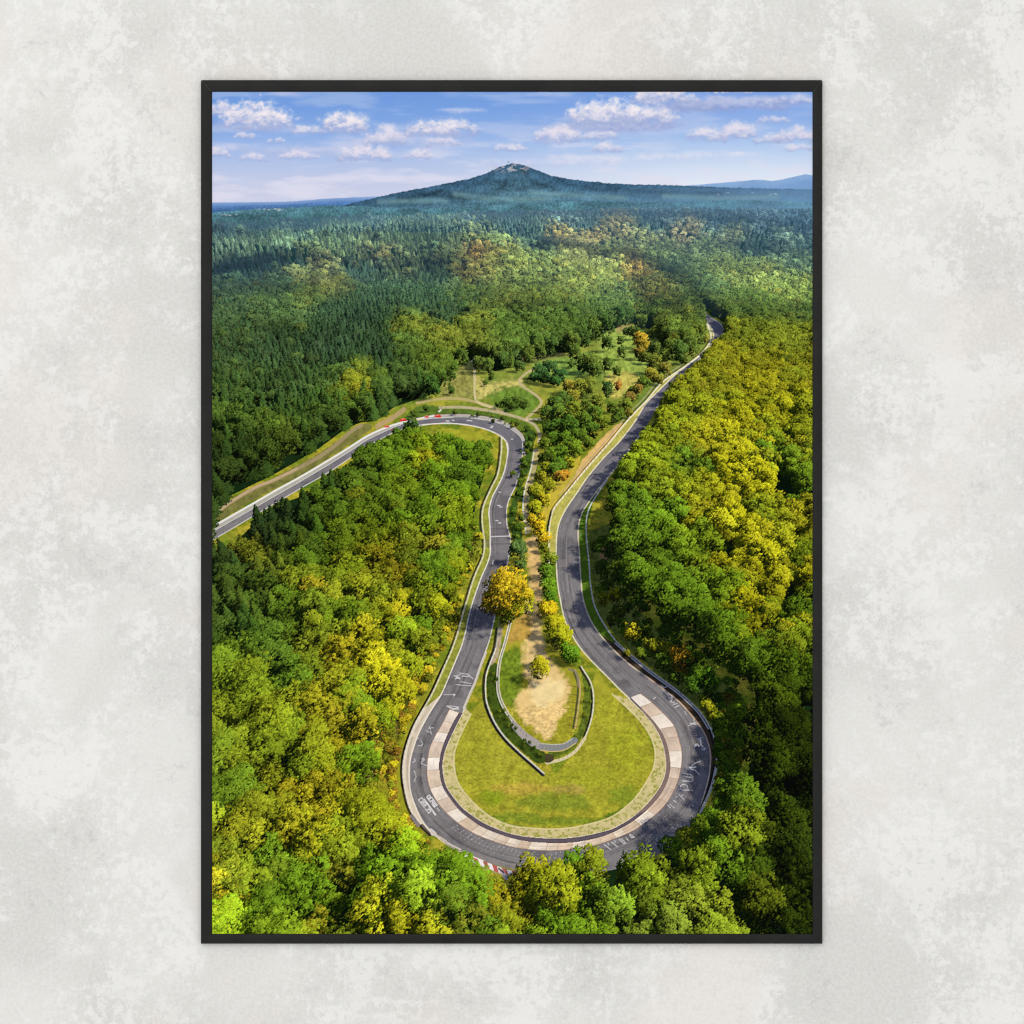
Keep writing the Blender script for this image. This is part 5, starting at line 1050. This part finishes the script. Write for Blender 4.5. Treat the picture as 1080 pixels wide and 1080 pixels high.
# ---- the print: a flat sheet of paper whose ink is stored dot by dot on its grid
ink, info = picture()
print('trees and points drawn in the print:', info)
NX, NY = int(round((IX1 - IX0) * 1.5)), int(round((IY1 - IY0) * 1.5))
sx = (np.arange(NX) + .5) / NX * RW - .5; sy = (np.arange(NY) + .5) / NY * RH - .5
def resample(a, s, axis):
    i = np.clip(np.floor(s).astype(int), 0, a.shape[axis] - 2); f = (s - i).astype(np.float32)
    f = f.reshape((-1, 1, 1) if axis == 0 else (1, -1, 1))
    return np.take(a, i, axis) * (1 - f) + np.take(a, i + 1, axis) * f
ink = resample(resample(ink, sy, 0), sx, 1)
xs = np.linspace(IX0 + .05, IX1 - .05, NX); ys = np.linspace(IY0 + .05, IY1 - .05, NY)
co = np.empty((NY, NX, 3), np.float32)
co[..., 0] = ((xs - 540) * K)[None, :]; co[..., 1] = -.0034; co[..., 2] = ((540 - ys) * K)[:, None]
ii = np.arange(NX * NY, dtype=np.int32).reshape(NY, NX)
quads = np.stack([ii[1:, :-1], ii[1:, 1:], ii[:-1, 1:], ii[:-1, :-1]], -1).reshape(-1)
me = bpy.data.meshes.new('print'); nq = len(quads) // 4
me.vertices.add(NX * NY); me.vertices.foreach_set('co', co.ravel())
me.loops.add(len(quads)); me.loops.foreach_set('vertex_index', quads)
me.polygons.add(nq); me.polygons.foreach_set('loop_start', np.arange(nq, dtype=np.int32) * 4)
me.update(calc_edges=True)
ca = me.color_attributes.new('ink', 'FLOAT_COLOR', 'POINT')
ca.data.foreach_set('color', np.concatenate([ink, np.ones((NY, NX, 1), np.float32)], -1).ravel())
sheet = bpy.data.objects.new('print', me); C.objects.link(sheet); sheet.parent = frame
sheet['label'] = 'aerial photo print of a race track bend among autumn trees under a cloudy sky'
m, nt, b = material('printed_paper')
at_ = node(nt, 'ShaderNodeVertexColor', layer_name='ink')
nt.links.new(at_.outputs['Color'], b.inputs['Base Color'])
b.inputs['Roughness'].default_value = .85; b.inputs['Specular IOR Level'].default_value = 0.0
me.materials.append(m)

# ---- light: an even, bright room with a soft window-sized lamp up to the left
w = bpy.data.worlds.new('World'); bpy.context.scene.world = w; w.use_nodes = True
w.node_tree.nodes['Background'].inputs['Color'].default_value = (1, 1, 1, 1)
w.node_tree.nodes['Background'].inputs['Strength'].default_value = .90
la = bpy.data.lights.new('soft_lamp', 'AREA'); la.shape = 'RECTANGLE'; la.size = 3.0; la.size_y = 3.0; la.energy = 31
lo = bpy.data.objects.new('soft_lamp', la); C.objects.link(lo); lo.location = (-1.2, -3.6, 2.2)
from mathutils import Vector
lo.rotation_euler = (Vector((0, 0, 0)) - lo.location).to_track_quat('-Z', 'Y').to_euler()

# ---- camera
cd = bpy.data.cameras.new('camera'); cam = bpy.data.objects.new('camera', cd); C.objects.link(cam)
D = 3.0
cam.location = (0, -D, 0); cam.rotation_euler = (math.pi / 2, 0, 0)
cd.sensor_width = 36; cd.lens = 36 * (D - .0034) / (1080 * K); cd.clip_end = 50; cd.clip_start = .05
sc = bpy.context.scene; sc.camera = cam
sc.cycles.filter_width = 1.1
sc.view_settings.view_transform = 'Standard'; sc.view_settings.look = 'None'; sc.view_settings.exposure = 0; sc.view_settings.gamma = 1
